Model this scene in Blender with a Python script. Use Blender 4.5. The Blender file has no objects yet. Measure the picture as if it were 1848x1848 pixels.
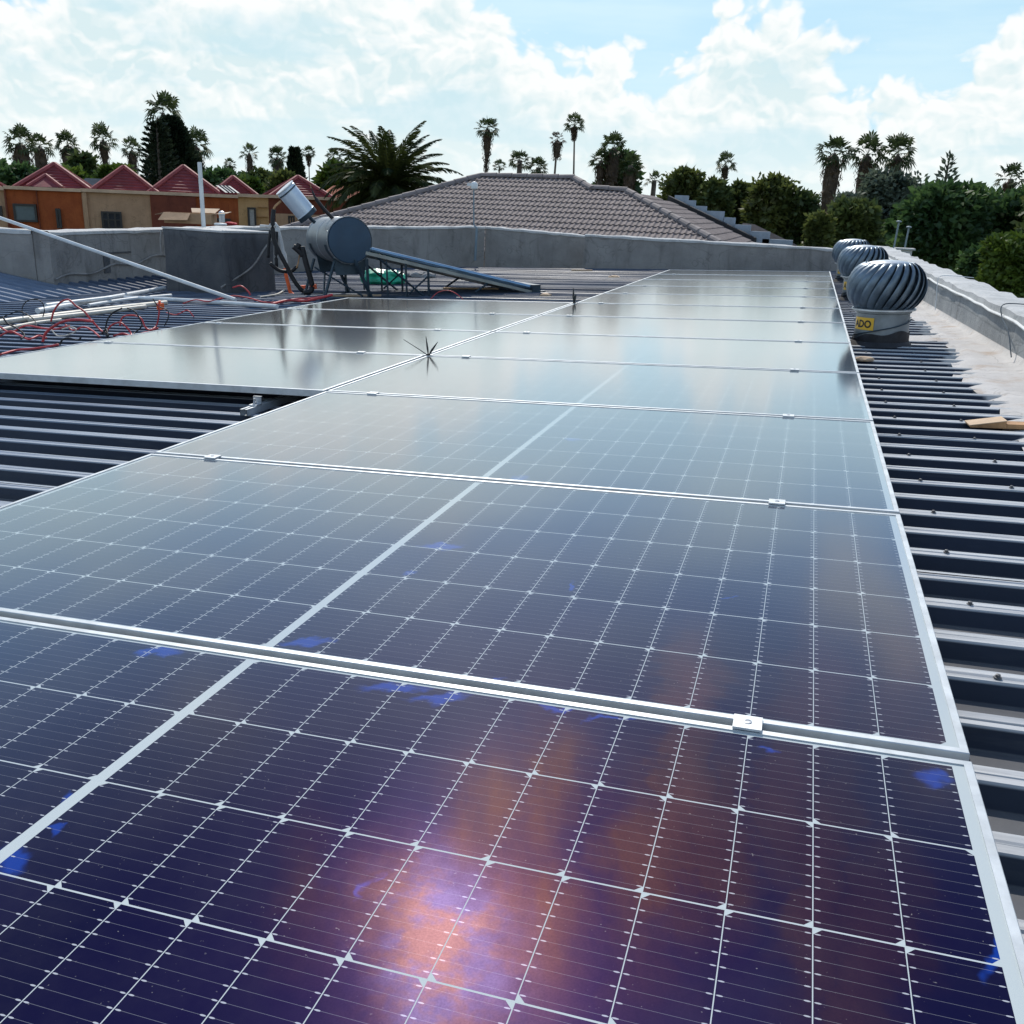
import bpy, bmesh, math, random
from mathutils import Vector, Matrix
R = math.radians
scene = bpy.context.scene
COL = scene.collection

# ------------------------------------------------------------------ camera
TH = 0.048                                   # pitch of the metal roof: it rises towards +X
TILT = Matrix.Rotation(-TH, 4, 'Y')          # roof frame -> world frame
FPX, CX, CY = 1660.43, 924.0, 924.0

def _axes(pitch, yaw, roll):
    f = Vector((-math.sin(yaw) * math.cos(pitch), math.cos(yaw) * math.cos(pitch), -math.sin(pitch)))
    r = Vector((math.cos(yaw), math.sin(yaw), 0)); u = r.cross(f)
    c, s = math.cos(roll), math.sin(roll)
    return r * c + u * s, -r * s + u * c, f

_r0, _u0, _f0 = _axes(.3077, .3052, -.0049)
_C0 = Vector((-.2745, -1.2653, .7221))

class Frame:
    """Sight lines of the photograph, used to measure where real surfaces lie."""
    def __init__(s, r, u, f, c): s.r, s.u, s.f, s.c = r, u, f, c
    def ray(s, px, py): return s.f + s.r * ((px - CX) / FPX) - s.u * ((py - CY) / FPX)
    def plane(s, px, py, n, p0):
        n = Vector(n); d = s.ray(px, py)
        return s.c + d * (n.dot(Vector(p0) - s.c) / n.dot(d))
    def x(s, px, py, v): return s.plane(px, py, (1, 0, 0), (v, 0, 0))
    def y(s, px, py, v): return s.plane(px, py, (0, 1, 0), (0, v, 0))
    def z(s, px, py, v): return s.plane(px, py, (0, 0, 1), (0, 0, v))
    def hd(s, px, py, D):
        d = s.ray(px, py); return s.c + d * (D / math.hypot(d.x, d.y))

_T3 = TILT.to_3x3()
RF = Frame(_r0, _u0, _f0, _C0)                               # metal roof frame
WF = Frame(_T3 @ _r0, _T3 @ _u0, _T3 @ _f0, _T3 @ _C0)       # world frame

cam_d = bpy.data.cameras.new('camera')
cam = bpy.data.objects.new('camera', cam_d); COL.objects.link(cam)
cam_d.sensor_width = 36; cam_d.lens = FPX / 1848 * 36
cam_d.clip_start = .05; cam_d.clip_end = 6000
m = Matrix((WF.r, WF.u, -WF.f)).transposed().to_4x4(); m.translation = WF.c
cam.matrix_world = m
scene.camera = cam
cyc = scene.cycles; cyc.max_bounces = 6; cyc.diffuse_bounces = 3; cyc.glossy_bounces = 3; cyc.transmission_bounces = 2
cyc.use_adaptive_sampling = True; cyc.adaptive_threshold = .015

# ------------------------------------------------------------------ exposure, sun, sky
SUN_EL, SUN_AZ = R(42.5), R(22.5)            # azimuth measured from +Y towards -X
vs = scene.view_settings
vs.view_transform = 'Standard'; vs.look = 'None'; vs.exposure = 0.12; vs.gamma = 1; vs.use_curve_mapping = False
sun_d = bpy.data.lights.new('sun', 'SUN'); sun_d.energy = 3.6; sun_d.angle = R(.6); sun_d.color = (1, .95, .87)
sun = bpy.data.objects.new('sun', sun_d); COL.objects.link(sun)
sdir = Vector((-math.sin(SUN_AZ) * math.cos(SUN_EL), math.cos(SUN_AZ) * math.cos(SUN_EL), math.sin(SUN_EL)))
sun.rotation_euler = sdir.to_track_quat('Z', 'Y').to_euler(); sun.location = sdir * 60

class V:
    """Node socket with arithmetic, so that procedural textures read as formulas."""
    nt = None
    def __init__(s, k): s.k = k
    @staticmethod
    def m(op, *a, clamp=False):
        n = V.nt.nodes.new('ShaderNodeMath'); n.operation = op; n.use_clamp = clamp
        for i, x in enumerate(a):
            if isinstance(x, V): V.nt.links.new(x.k, n.inputs[i])
            else: n.inputs[i].default_value = x
        return V(n.outputs[0])
    def __add__(s, o): return V.m('ADD', s, o)
    __radd__ = __add__
    def __sub__(s, o): return V.m('SUBTRACT', s, o)
    def __rsub__(s, o): return V.m('SUBTRACT', o, s)
    def __mul__(s, o): return V.m('MULTIPLY', s, o)
    __rmul__ = __mul__
    def __truediv__(s, o): return V.m('DIVIDE', s, o)
    def __lt__(s, o): return V.m('LESS_THAN', s, o)
    def __gt__(s, o): return V.m('GREATER_THAN', s, o)
    def abs(s): return V.m('ABSOLUTE', s)
    def fr(s): return V.m('FRACT', s)
    def fl(s): return V.m('FLOOR', s)
    def mn(s, o): return V.m('MINIMUM', s, o)
    def mx(s, o): return V.m('MAXIMUM', s, o)
    def pw(s, o): return V.m('POWER', s, o)
    def cl(s): return V.m('ADD', s, 0.0, clamp=True)

def smooth(x, a, b):
    n = V.nt.nodes.new('ShaderNodeMapRange'); n.interpolation_type = 'SMOOTHSTEP'
    V.nt.links.new(x.k, n.inputs[0]); n.inputs[1].default_value = a; n.inputs[2].default_value = b
    return V(n.outputs[0])

def comb(x, y, z):
    n = V.nt.nodes.new('ShaderNodeCombineXYZ')
    for i, a in enumerate((x, y, z)):
        if isinstance(a, V): V.nt.links.new(a.k, n.inputs[i])
        else: n.inputs[i].default_value = a
    return V(n.outputs[0])

def sep(v):
    n = V.nt.nodes.new('ShaderNodeSeparateXYZ'); V.nt.links.new(v.k, n.inputs[0])
    return V(n.outputs[0]), V(n.outputs[1]), V(n.outputs[2])

def noise(v, scale, detail=3, rough=.55, dist=0, dim='3D'):
    n = V.nt.nodes.new('ShaderNodeTexNoise'); n.noise_dimensions = dim
    if v is not None: V.nt.links.new(v.k, n.inputs['Vector'])
    n.inputs['Scale'].default_value = scale; n.inputs['Detail'].default_value = detail
    n.inputs['Roughness'].default_value = rough; n.inputs['Distortion'].default_value = dist
    return V(n.outputs[0])

def voro(v, scale, detail=0, rough=.5, sm=.6):
    n = V.nt.nodes.new('ShaderNodeTexVoronoi'); n.voronoi_dimensions = '2D'; n.feature = 'F1'
    V.nt.links.new(v.k, n.inputs['Vector'])
    n.inputs['Scale'].default_value = scale; n.inputs['Detail'].default_value = detail
    n.inputs['Roughness'].default_value = rough
    return V(n.outputs['Distance'])

def mixc(f, a, b):
    n = V.nt.nodes.new('ShaderNodeMix'); n.data_type = 'RGBA'
    for i, x in ((0, f), (6, a), (7, b)):
        if isinstance(x, V): V.nt.links.new(x.k, n.inputs[i])
        elif isinstance(x, (int, float)): n.inputs[i].default_value = x
        else: n.inputs[i].default_value = (*x, 1)
    return V(n.outputs[2])

def curve(x, pts):
    """piecewise linear function of x given by (position, value) pairs"""
    lo, hi = pts[0][0], pts[-1][0]
    n = V.nt.nodes.new('ShaderNodeFloatCurve')
    c = n.mapping.curves[0]
    sc = [((p - lo) / (hi - lo), v) for p, v in pts]
    c.points[0].location = sc[0]; c.points[1].location = sc[-1]
    for p in sc[1:-1]: c.points.new(*p)
    n.mapping.update()
    V.nt.links.new(((x - lo) / (hi - lo)).cl().k, n.inputs['Value'])
    return V(n.outputs[0])

world = bpy.data.worlds.new('World'); scene.world = world; world.use_nodes = True
nt = world.node_tree; nt.nodes.clear(); V.nt = nt
SKY_K = .10
tc = V(nt.nodes.new('ShaderNodeTexCoord').outputs['Generated'])
dx, dy, dz = sep(tc)
el = V.m('ARCSINE', dz); az = V.m('ARCTAN2', dx * -1, dy)
sky = nt.nodes.new('ShaderNodeTexSky'); sky.sky_type = 'NISHITA'; sky.sun_disc = False
sky.sun_elevation = SUN_EL; sky.sun_rotation = -SUN_AZ
sky.air_density = 1.0; sky.dust_density = 1.0; sky.ozone_density = 1.5
skyc = V(sky.outputs[0])
# cumulus bank: its top edge as elevation over azimuth, broken up by billows
env = curve(az, [(-1.2, .24), (-.55, .19), (-.30, .215), (-.203, .20), (-.157, .192), (-.11, .163), (-.056, .150), (-.03, .148), (.0, .162),
                 (.03, .195), (.06, .21), (.11, .195), (.135, .158), (.17, .162), (.22, .172), (.28, .172), (.33, .205), (.40, .232),
                 (.47, .25), (.60, .24), (.68, .245), (.71, .215), (.745, .19), (.82, .195), (1.0, .22), (1.6, .2)])
def n2(x, y, scale, detail=3, rough=.55): return noise(comb(x, y, 0.0), scale, detail, rough, 0, '2D')
e2 = el * 1.25
wob = n2(az, e2, 9, 4, .6); wob2 = n2(az + 3.0, e2, 11, 4, .6)
qx, qy = az + (wob - .5) * .06, e2 + (wob2 - .5) * .06
puff = 1.0 - voro(comb(qx, qy, 0.0), 13, 3, .60)
puff2 = 1.0 - voro(comb(qx - .003, qy + .009, 0.0), 13, 3, .60)
big = n2(az + 9.0, e2, 6, 3, .5)
d = (env - el) * 24.0 + (puff - .42) * 1.5 + (big - .5) * 1.5
mask = smooth(d, -.10, .42)
relief = puff - puff2
rim = 1.0 - smooth(d, .1, 1.9)
body = smooth(d, .3, 3.5)
lit = (.40 + relief * 2.0 + rim * .62 + (wob - .5) * 1.2 - body * .10).cl()
cloud = mixc(lit, (6.6, 8.0, 8.3), (9.1, 9.3, 9.25))
hole = smooth(n2(az * .5 + 5.0, el * 2.4, 9, 4, .55), .46, .64) * smooth(d, .8, 2.6) * .85
haze = 1.0 - smooth(el, .0, .12)
cloud = mixc(hole * .8, cloud, (5.4, 7.5, 8.3))
cloud = mixc(haze * .55, cloud, (8.6, 9.3, 9.2))
# clear sky above with a veil and scattered higher clouds
high = smooth(n2(az * .8, el * 1.6, 4.2, 5, .6), .56, .70) * smooth(el, .24, .36) * (1.0 - smooth(el, .75, 1.1) * .6)
veil = smooth(n2(az * .5 + 7.0, el * 3.0, 7, 4, .6), .36, .70) * (.35 + smooth(el, .17, .24) * (1.0 - smooth(el, .27, .42)) * .45)
bright = mixc(.85, skyc, (5.0, 7.6, 9.2))
clear = mixc((1.0 - smooth(el, .2, .60)).cl(), mixc(.45, skyc, (1.2, 2.9, 6.6)), mixc(smooth(el, .22, .36), bright, (2.6, 5.0, 8.8)))
clear = mixc(veil, clear, (7.4, 9.0, 9.3))
clear = mixc(high * .85, clear, (7.9, 8.4, 8.6))
final = mixc(mask, clear, cloud)
final = mixc(smooth(el, -.02, .005), (1.6, 1.7, 1.5), final)
world.cycles.sampling_method = 'MANUAL'; world.cycles.sample_map_resolution = 512
bg = nt.nodes.new('ShaderNodeBackground'); bg.inputs[1].default_value = SKY_K
nt.links.new(final.k, bg.inputs[0])
wo = nt.nodes.new('ShaderNodeOutputWorld'); nt.links.new(bg.outputs[0], wo.inputs[0])

# ------------------------------------------------------------------ materials
def new_mat(name):
    m = bpy.data.materials.new(name); m.use_nodes = True
    m.node_tree.nodes.clear(); V.nt = m.node_tree
    return m

def objco(): return V(V.nt.nodes.new('ShaderNodeTexCoord').outputs['Object'])
def geopos(): return V(V.nt.nodes.new('ShaderNodeNewGeometry').outputs['Position'])

def out(sh):
    o = V.nt.nodes.new('ShaderNodeOutputMaterial'); V.nt.links.new(sh, o.inputs[0])

def princ(col, rough=.6, metal=0, spec=.5, normal=None, coat=0):
    b = V.nt.nodes.new('ShaderNodeBsdfPrincipled')
    for k, x in (('Base Color', col), ('Roughness', rough), ('Metallic', metal), ('Specular IOR Level', spec), ('Coat Weight', coat)):
        if isinstance(x, V): V.nt.links.new(x.k, b.inputs[k])
        elif isinstance(x, tuple): b.inputs[k].default_value = (*x, 1)
        else: b.inputs[k].default_value = x
    if normal is not None: V.nt.links.new(normal.k, b.inputs['Normal'])
    return b.outputs[0]

def bump(h, strength=.3, dist=.01):
    n = V.nt.nodes.new('ShaderNodeBump'); n.inputs['Strength'].default_value = strength; n.inputs['Distance'].default_value = dist
    V.nt.links.new(h.k, n.inputs['Height'])
    return V(n.outputs[0])

def simple(name, col, rough=.6, metal=0, var=.25, scale=6, bmp=0, bscale=60, spec=.5):
    """colour broken up by two octave groups of noise, optional grain bump"""
    m = new_mat(name); p = objco()
    n = noise(p, scale, 5, .6)
    dark = tuple(c * (1 - var) for c in col); lite = tuple(min(1, c * (1 + var)) for c in col)
    c = mixc(smooth(n, .3, .7), dark, lite)
    rg = (noise(p, scale * 2.3, 3) - .5) * .2 + rough
    nm = bump(noise(p, bscale, 4), bmp, .01) if bmp else None
    out(princ(c, rg.cl(), metal, spec, nm)); return m

def leafmat(name, a, b, tr=.25, scale=.6):
    m = new_mat(name); p = geopos()
    c = mixc(smooth(noise(p, scale, 4, .6), .35, .65), a, b)
    c = mixc(smooth(noise(p, scale * 9, 2), .4, .7) * .5, c, tuple(x * .55 for x in a))
    d = V.nt.nodes.new('ShaderNodeBsdfDiffuse'); V.nt.links.new(c.k, d.inputs[0])
    t = V.nt.nodes.new('ShaderNodeBsdfTranslucent'); V.nt.links.new(c.k, t.inputs[0])
    g = V.nt.nodes.new('ShaderNodeBsdfGlossy'); g.inputs['Roughness'].default_value = .5
    x = V.nt.nodes.new('ShaderNodeMixShader'); x.inputs[0].default_value = tr
    V.nt.links.new(d.outputs[0], x.inputs[1]); V.nt.links.new(t.outputs[0], x.inputs[2])
    y = V.nt.nodes.new('ShaderNodeMixShader'); y.inputs[0].default_value = .025
    V.nt.links.new(x.outputs[0], y.inputs[1]); V.nt.links.new(g.outputs[0], y.inputs[2])
    out(y.outputs[0]); return m

ZT, ZB = -.100, -.137              # crests and pans of the roof sheet
PITCH = 1.1799                      # spacing of the panel rows
PW, PD, PGAP = 2.278, PITCH - .018, .02
HX, HY = PW / 2, PD / 2

def panel_mat():
    m = new_mat('solar_cells'); p = objco(); x, y, z = sep(p)
    ax = x.abs()
    cw, ch = (1.112 - .009) / 12, (HY - .017) * 2 / 6
    u = (ax - .009) / cw; v = (y + (HY - .017)) / ch
    fu, fv = u.fr(), v.fr()
    du = fu.mn(1.0 - fu) * cw; dv = fv.mn(1.0 - fv) * ch
    right = x > 0.0
    ful = fu * right + (1.0 - fu) * (1.0 - right)          # 0 at the cell's left edge
    par = (v.fl() * .5).fr() * 2.0
    e = (ful * par + (1.0 - ful) * (1.0 - par)) * cw
    white = (du < .00062).mx(dv < .0012).mx((e + dv) < .0105)
    white = white.mx(ax < .009).mx(ax > 1.112).mx(y.abs() > (HY - .017))
    db = ((fv * 10.0).fr() - .5).abs() * (ch / 10)
    bus = (db < .00026)
    pad = ((((du - .005) / .0034).pw(2.0) + (db / .0010).pw(2.0)) < 1.0)
    silver = (bus * .30).mx(pad) * (1.0 - white)
    wp = geopos()
    # purple-blue cells of slightly different shade
    cellid = noise(comb(u.fl() + right * 31.0, v.fl() * 1.7, 0.0), 3.1, 0)
    cell = mixc(cellid, (.0040, .0060, .026), (.007, .007, .036))
    wx, wy, wz = sep(wp)
    grain = noise(wp, 16, 5, .65)
    jx = wx * 1.0012 + (noise(wp, 7, 4, .6) - .5) * .16; jy = wy + (noise(comb(wy, wx, 3.0), 7, 4, .6) - .5) * .16
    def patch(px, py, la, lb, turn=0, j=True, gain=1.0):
        """soft patch on the glass: la along the sight line, lb across, turn in degrees"""
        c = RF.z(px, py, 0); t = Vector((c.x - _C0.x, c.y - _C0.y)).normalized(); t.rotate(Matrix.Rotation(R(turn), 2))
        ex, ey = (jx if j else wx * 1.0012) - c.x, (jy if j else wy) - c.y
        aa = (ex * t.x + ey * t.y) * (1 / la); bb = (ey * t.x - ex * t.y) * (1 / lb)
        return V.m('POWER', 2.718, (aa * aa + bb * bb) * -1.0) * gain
    marks = None                                 # blue fingermarks left by the protective film
    for q_ in ((560, 1158, .020, .030, 0), (790, 985, .020, .07, 0), (745, 1033, .012, .02, 0), (880, 1222, .012, .045, 0), (1010, 1268, .012, .06, 0), (1100, 1290, .008, .05, 0), (655, 1612, .030, .006, -28),
               (1032, 1050, .035, .008, 0), (130, 1440, .02, .012, 20), (115, 1490, .012, .009, 0), (1700, 1408, .022, .035, 0), (1040, 792, .03, .05, 0), (940, 860, .03, .05, 0), (290, 1175, .016, .045, 0), (700, 1240, .02, .07, 0),
               (770, 1262, .02, .07, 0), (1375, 1360, .010, .025, 0), (1795, 1700, .05, .012, 0), (1310, 1072, .004, .022, 0), (20, 1560, .04, .03, 0)):
        g = patch(*q_); marks = g if marks is None else marks.mx(g)
    marks = smooth(marks * (.1 + grain * 1.8), .30, .95)
    cell = mixc(marks * .5, cell, (.008, .070, .46))
    base = mixc(silver, cell, (.40, .42, .46))
    base = mixc(white, base, (.47, .52, .53))
    speck = smooth(noise(wp, 210, 1), .74, .80) * smooth(noise(wp, 9, 3), .35, .65)
    base = mixc(speck * .35, base, (.5, .48, .45))
    dust = smooth(noise(wp, 5.0, 6, .65), .35, .8)
    base = mixc(dust * .022, base, (.55, .50, .46))
    dif = V.nt.nodes.new('ShaderNodeBsdfDiffuse'); V.nt.links.new(base.k, dif.inputs[0])
    # anti-reflex coated cells: broad violet to copper sheen, the sun's glow painted in as patches
    warm = None                                  # copper sun glow painted along dusty streaks
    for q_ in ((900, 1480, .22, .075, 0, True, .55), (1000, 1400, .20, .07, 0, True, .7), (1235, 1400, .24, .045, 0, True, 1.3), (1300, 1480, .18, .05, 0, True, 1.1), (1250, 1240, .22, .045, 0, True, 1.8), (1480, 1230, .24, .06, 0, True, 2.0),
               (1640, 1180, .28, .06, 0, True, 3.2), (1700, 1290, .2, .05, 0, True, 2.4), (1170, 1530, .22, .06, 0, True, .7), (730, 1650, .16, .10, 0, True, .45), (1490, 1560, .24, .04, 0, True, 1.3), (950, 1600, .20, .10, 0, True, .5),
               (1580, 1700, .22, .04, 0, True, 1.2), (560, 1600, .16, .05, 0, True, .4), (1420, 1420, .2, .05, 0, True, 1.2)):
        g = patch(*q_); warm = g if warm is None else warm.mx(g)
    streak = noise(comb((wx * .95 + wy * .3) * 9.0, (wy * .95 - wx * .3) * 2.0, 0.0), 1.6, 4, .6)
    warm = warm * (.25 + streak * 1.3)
    core = patch(776, 1690, .15, .078) * (.55 + grain * 1.1) * 1.25  # pink heart of the sun glow, painted at a fixed spot
    field = patch(1060, 1800, .42, .36, 0, False) * (.12 + streak * .42)  # wide violet glow painted around it
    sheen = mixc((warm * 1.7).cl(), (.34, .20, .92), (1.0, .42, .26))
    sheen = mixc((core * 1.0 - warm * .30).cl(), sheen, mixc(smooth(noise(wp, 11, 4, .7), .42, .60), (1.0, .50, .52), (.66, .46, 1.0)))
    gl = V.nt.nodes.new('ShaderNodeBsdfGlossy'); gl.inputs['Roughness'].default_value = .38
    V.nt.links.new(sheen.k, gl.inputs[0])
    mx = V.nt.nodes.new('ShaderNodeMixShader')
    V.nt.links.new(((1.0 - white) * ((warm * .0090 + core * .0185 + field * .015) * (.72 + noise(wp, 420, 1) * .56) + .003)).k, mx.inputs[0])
    V.nt.links.new(dif.outputs[0], mx.inputs[1]); V.nt.links.new(gl.outputs[0], mx.inputs[2])
    # glass: almost no mirror straight on, strong and crisp at a grazing angle
    lw = V.nt.nodes.new('ShaderNodeLayerWeight'); lw.inputs[0].default_value = .5
    face = V(lw.outputs['Facing'])
    fac = (((face - .36) / .64).mx(0.0).pw(2.0) * 1.55).mn(.99)
    gs = V.nt.nodes.new('ShaderNodeBsdfGlossy'); gs.inputs['Roughness'].default_value = .11
    gh = V.nt.nodes.new('ShaderNodeBsdfGlossy'); gh.inputs['Roughness'].default_value = .12
    mg = V.nt.nodes.new('ShaderNodeMixShader')   # the prismatic glass texture flattens out at a low angle
    V.nt.links.new(smooth(face, .52, .74).k, mg.inputs[0]); V.nt.links.new(gs.outputs[0], mg.inputs[1]); V.nt.links.new(gh.outputs[0], mg.inputs[2])
    m2 = V.nt.nodes.new('ShaderNodeMixShader')
    V.nt.links.new(fac.k, m2.inputs[0]); V.nt.links.new(mx.outputs[0], m2.inputs[1]); V.nt.links.new(mg.outputs[0], m2.inputs[2])
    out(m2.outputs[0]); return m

def roof_mat():
    m = new_mat('roof_paint'); p = geopos(); o = objco(); x, y, z = sep(o)
    n = noise(p, 2.0, 6, .65); fine = noise(comb(x * .35, y * 6.0, z), 12, 4)
    c = mixc(smooth(n, .3, .75), (.008, .013, .028), (.018, .025, .045))
    crest = smooth(z, ZT - .006, ZT - .0015)                 # sunlit bands painted pale along the crests
    pan = 1.0 - smooth(z, ZB + .0005, ZB + .004)             # sunlight on the pans painted as a dusty grey
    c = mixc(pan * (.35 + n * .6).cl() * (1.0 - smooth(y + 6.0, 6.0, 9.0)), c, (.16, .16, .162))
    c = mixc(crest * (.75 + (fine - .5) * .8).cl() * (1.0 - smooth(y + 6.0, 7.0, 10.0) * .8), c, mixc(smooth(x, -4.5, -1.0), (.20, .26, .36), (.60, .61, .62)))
    c = mixc(smooth(fine, .55, .8) * .2, c, (.12, .12, .12))
    edge = x - (.60 + (noise(comb(0.0, y, 0.0), 1.1, 3) - .5) * .55 + (noise(o, 9, 3) - .5) * .14)
    c = mixc(smooth(edge, -.02, .03), c, (.46, .46, .45))
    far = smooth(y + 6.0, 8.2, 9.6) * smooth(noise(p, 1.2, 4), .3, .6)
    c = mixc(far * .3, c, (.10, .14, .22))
    out(princ(c, (fine * .2 + .34).cl(), 0, .30, bump(noise(p, 30, 3) * .5 + noise(p, 2.6, 3) * 3.0, .10, .02))); return m

def plaster(name, a, b, stainc, rough=.85):
    m = new_mat(name); p = objco(); x, y, z = sep(p)
    n = noise(p, 2.2, 6, .65); st = smooth(noise(comb(x * 1.5, y * 1.5, z * .35), 3, 5, .6), .52, .75)
    c = mixc(smooth(n, .3, .7), a, b); c = mixc(st * .8, c, stainc)
    drip = smooth(noise(comb(x * 7.0, y * 7.0, z * .6), 2.2, 4, .6), .56, .70) * smooth(noise(comb(x, y, 3.0), 1.4, 2), .4, .6)
    c = mixc(drip * .5, c, tuple(k * .62 for k in a))
    cr = smooth((noise(p, 1.6, 3, .5, 1.5) - .5).abs(), .0, .012)
    c = mixc((1.0 - cr) * .35, c, tuple(k * .4 for k in a))
    h = noise(p, 34, 6, .7) + noise(p, 5, 3) * .8
    out(princ(c, rough, 0, .3, bump(h, .45, .02))); return m

M = {}
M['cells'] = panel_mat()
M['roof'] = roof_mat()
M['alu'] = simple('anodised_aluminium', (.50, .53, .55), .48, .45, .14, 14)
M['zinc'] = simple('galvanised_steel', (.52, .55, .58), .38, .8, .15, 14)
M['steel_dark'] = simple('grey_green_steel', (.030, .052, .070), .5, .3, .25, 8)
M['black'] = simple('black_rubber', (.012, .012, .014), .6, 0, .3, 20)
M['black_plastic'] = simple('black_plastic', (.010, .012, .012), .4, 0, .3, 20)
M['wall_grey'] = plaster('grey_waterproofing', (.25, .235, .222), (.345, .325, .305), (.16, .15, .142))
M['wall_block'] = plaster('dark_waterproofing', (.080, .083, .092), (.125, .124, .126), (.045, .044, .046))
M['wall_cap'] = plaster('pale_coping', (.50, .50, .49), (.60, .59, .57), (.36, .35, .34))
M['wall_white'] = plaster('pale_plaster', (.40, .41, .41), (.54, .545, .54), (.24, .245, .25))
M['par_face'] = plaster('parapet_face_plaster', (.235, .25, .26), (.34, .355, .36), (.14, .145, .15))
M['membrane'] = plaster('beige_membrane', (.47, .45, .43), (.57, .545, .52), (.40, .30, .22))
M['pvc'] = simple('pvc_pipe', (.66, .68, .68), .45, 0, .1, 5)
M['pvc_old'] = simple('aged_pvc_pipe', (.62, .57, .48), .5, 0, .15, 4)
M['red'] = simple('red_cable', (.50, .045, .05), .45, 0, .2, 8)
M['orange'] = simple('orange_foam', (.85, .13, .03), .6, 0, .15, 20)
M['card'] = simple('cardboard', (.44, .27, .15), .8, 0, .12, 12, .1)
M['card_pale'] = simple('pale_cardboard', (.56, .40, .26), .8, 0, .1, 12, .1)  # paler cardboard tone for flaps, scraps and boards
M['wood'] = simple('plywood_edge', (.40, .22, .10), .75, 0, .3, 18, .2)
M['white_paint'] = simple('white_paint', (.78, .78, .76), .5, 0, .06, 8)
M['green'] = simple('green_plastic_bag', (.02, .35, .19), .35, 0, .3, 6, .3, 20)
M['rubble'] = simple('grey_rubble', (.24, .23, .22), .9, 0, .4, 9, .5, 30)
M['red_rag'] = simple('red_rag', (.5, .03, .05), .8, 0, .2, 20)
M['tank'] = simple('tank_jacket_grey', (.20, .22, .235), .42, .35, .12, 3)
M['tank_end'] = simple('tank_end_blue_grey', (.022, .055, .095), .5, .1, .12, 5, .05)
M['feed'] = simple('feed_tank_white', (.60, .68, .76), .3, .2, .05, 3)
M['tube'] = simple('vacuum_tube_glass', (.28, .38, .46), .14, .9, .1, 3)
M['rail_pale'] = simple('weathered_rail', (.30, .31, .28), .5, .2, .2, 5)
M['collector'] = simple('grey_collector', (.20, .22, .23), .6, 0, .1, 3)
M['screw'] = simple('weathered_screw', (.12, .12, .125), .6, .2, .3, 30)
M['yellow'] = simple('yellow_sticker', (.72, .42, .03), .5, 0, .08, 10)
M['vane'] = simple('turbine_vane_metal', (.135, .18, .225), .40, .55, .25, 9)
M['vent_base'] = simple('turbine_base_metal', (.215, .24, .255), .45, .5, .22, 6)
M['bitumen'] = simple('bitumen_collar', (.022, .022, .026), .6, 0, .4, 12)
M['tile'] = simple('concrete_roof_tile', (.185, .148, .140), .85, 0, .22, 5, .25, 40)
M['tile_cap'] = simple('ridge_tile', (.20, .17, .165), .8, 0, .2, 3, .25, 30)
M['flash'] = simple('blue_grey_flashing', (.30, .36, .43), .5, .2, .12, 5)
M['redtile'] = simple('red_roof_tile', (.19, .024, .030), .7, 0, .22, 2.5, .2, 20)
M['redcap'] = simple('red_ridge_cap', (.25, .048, .048), .7, 0, .2, 3)
M['orangetile'] = simple('orange_roof_tile', (.46, .13, .06), .75, 0, .2, 3)
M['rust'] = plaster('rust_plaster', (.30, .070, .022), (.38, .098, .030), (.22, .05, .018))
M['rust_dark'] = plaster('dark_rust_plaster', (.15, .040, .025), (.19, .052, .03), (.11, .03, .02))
M['tan'] = plaster('tan_plaster', (.40, .245, .15), (.48, .30, .185), (.31, .19, .115))
M['tan_lite'] = plaster('ochre_plaster', (.50, .29, .13), (.57, .34, .16), (.40, .23, .10))
M['coping'] = simple('sandstone_coping', (.55, .38, .26), .8, 0, .12, 4)
M['frame'] = simple('dark_window_frame', (.025, .022, .022), .5, 0, .2, 8)
M['glass'] = simple('window_glass', (.03, .035, .045), .08, 0, .3, 2)
M['louvre'] = simple('garage_shutter', (.10, .13, .14), .5, .2, .15, 3)
M['curtain'] = simple('pale_curtain', (.42, .40, .38), .8, 0, .15, 9)
M['slate'] = simple('grey_slate', (.10, .11, .12), .7, 0, .2, 3)
M['ground'] = simple('garden_ground', (.10, .11, .05), .95, 0, .4, .15, .2, 3)
M['trunk'] = simple('palm_trunk', (.13, .10, .075), .9, 0, .3, 4, .4, 20)
M['bark'] = simple('tree_bark', (.085, .065, .05), .9, 0, .3, 4, .4, 20)
M['fan'] = leafmat('fan_palm_leaf', (.030, .052, .018), (.080, .105, .040), .30)
M['dead'] = leafmat('dead_palm_frond', (.060, .042, .030), (.12, .085, .06), .12, 1.5)
M['phoenix'] = leafmat('feather_palm_leaf', (.018, .034, .010), (.066, .082, .022), .28)
M['dark_leaf'] = leafmat('dark_conifer_leaf', (.012, .022, .013), (.034, .050, .026), .15)
M['mid_leaf'] = leafmat('olive_leaf', (.040, .068, .022), (.115, .145, .04), .34)
M['warm_leaf'] = leafmat('olive_bronze_leaf', (.050, .070, .020), (.140, .165, .042), .38)
M['green_leaf'] = leafmat('deep_green_leaf', (.030, .070, .024), (.095, .165, .050), .38)
M['grey_leaf'] = leafmat('grey_green_leaf', (.055, .080, .060), (.135, .168, .118), .34)
M['bright_leaf'] = leafmat('bright_green_leaf', (.045, .085, .012), (.13, .19, .03), .3)
M['lamp_post'] = simple('blue_grey_post', (.20, .26, .30), .5, .3, .1, 5)
M['bolt'] = simple('bolt_steel', (.45, .47, .5), .35, .9, .1, 20)
M['ink'] = simple('black_ink', (.01, .01, .01), .6, 0, 0, 3)

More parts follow.
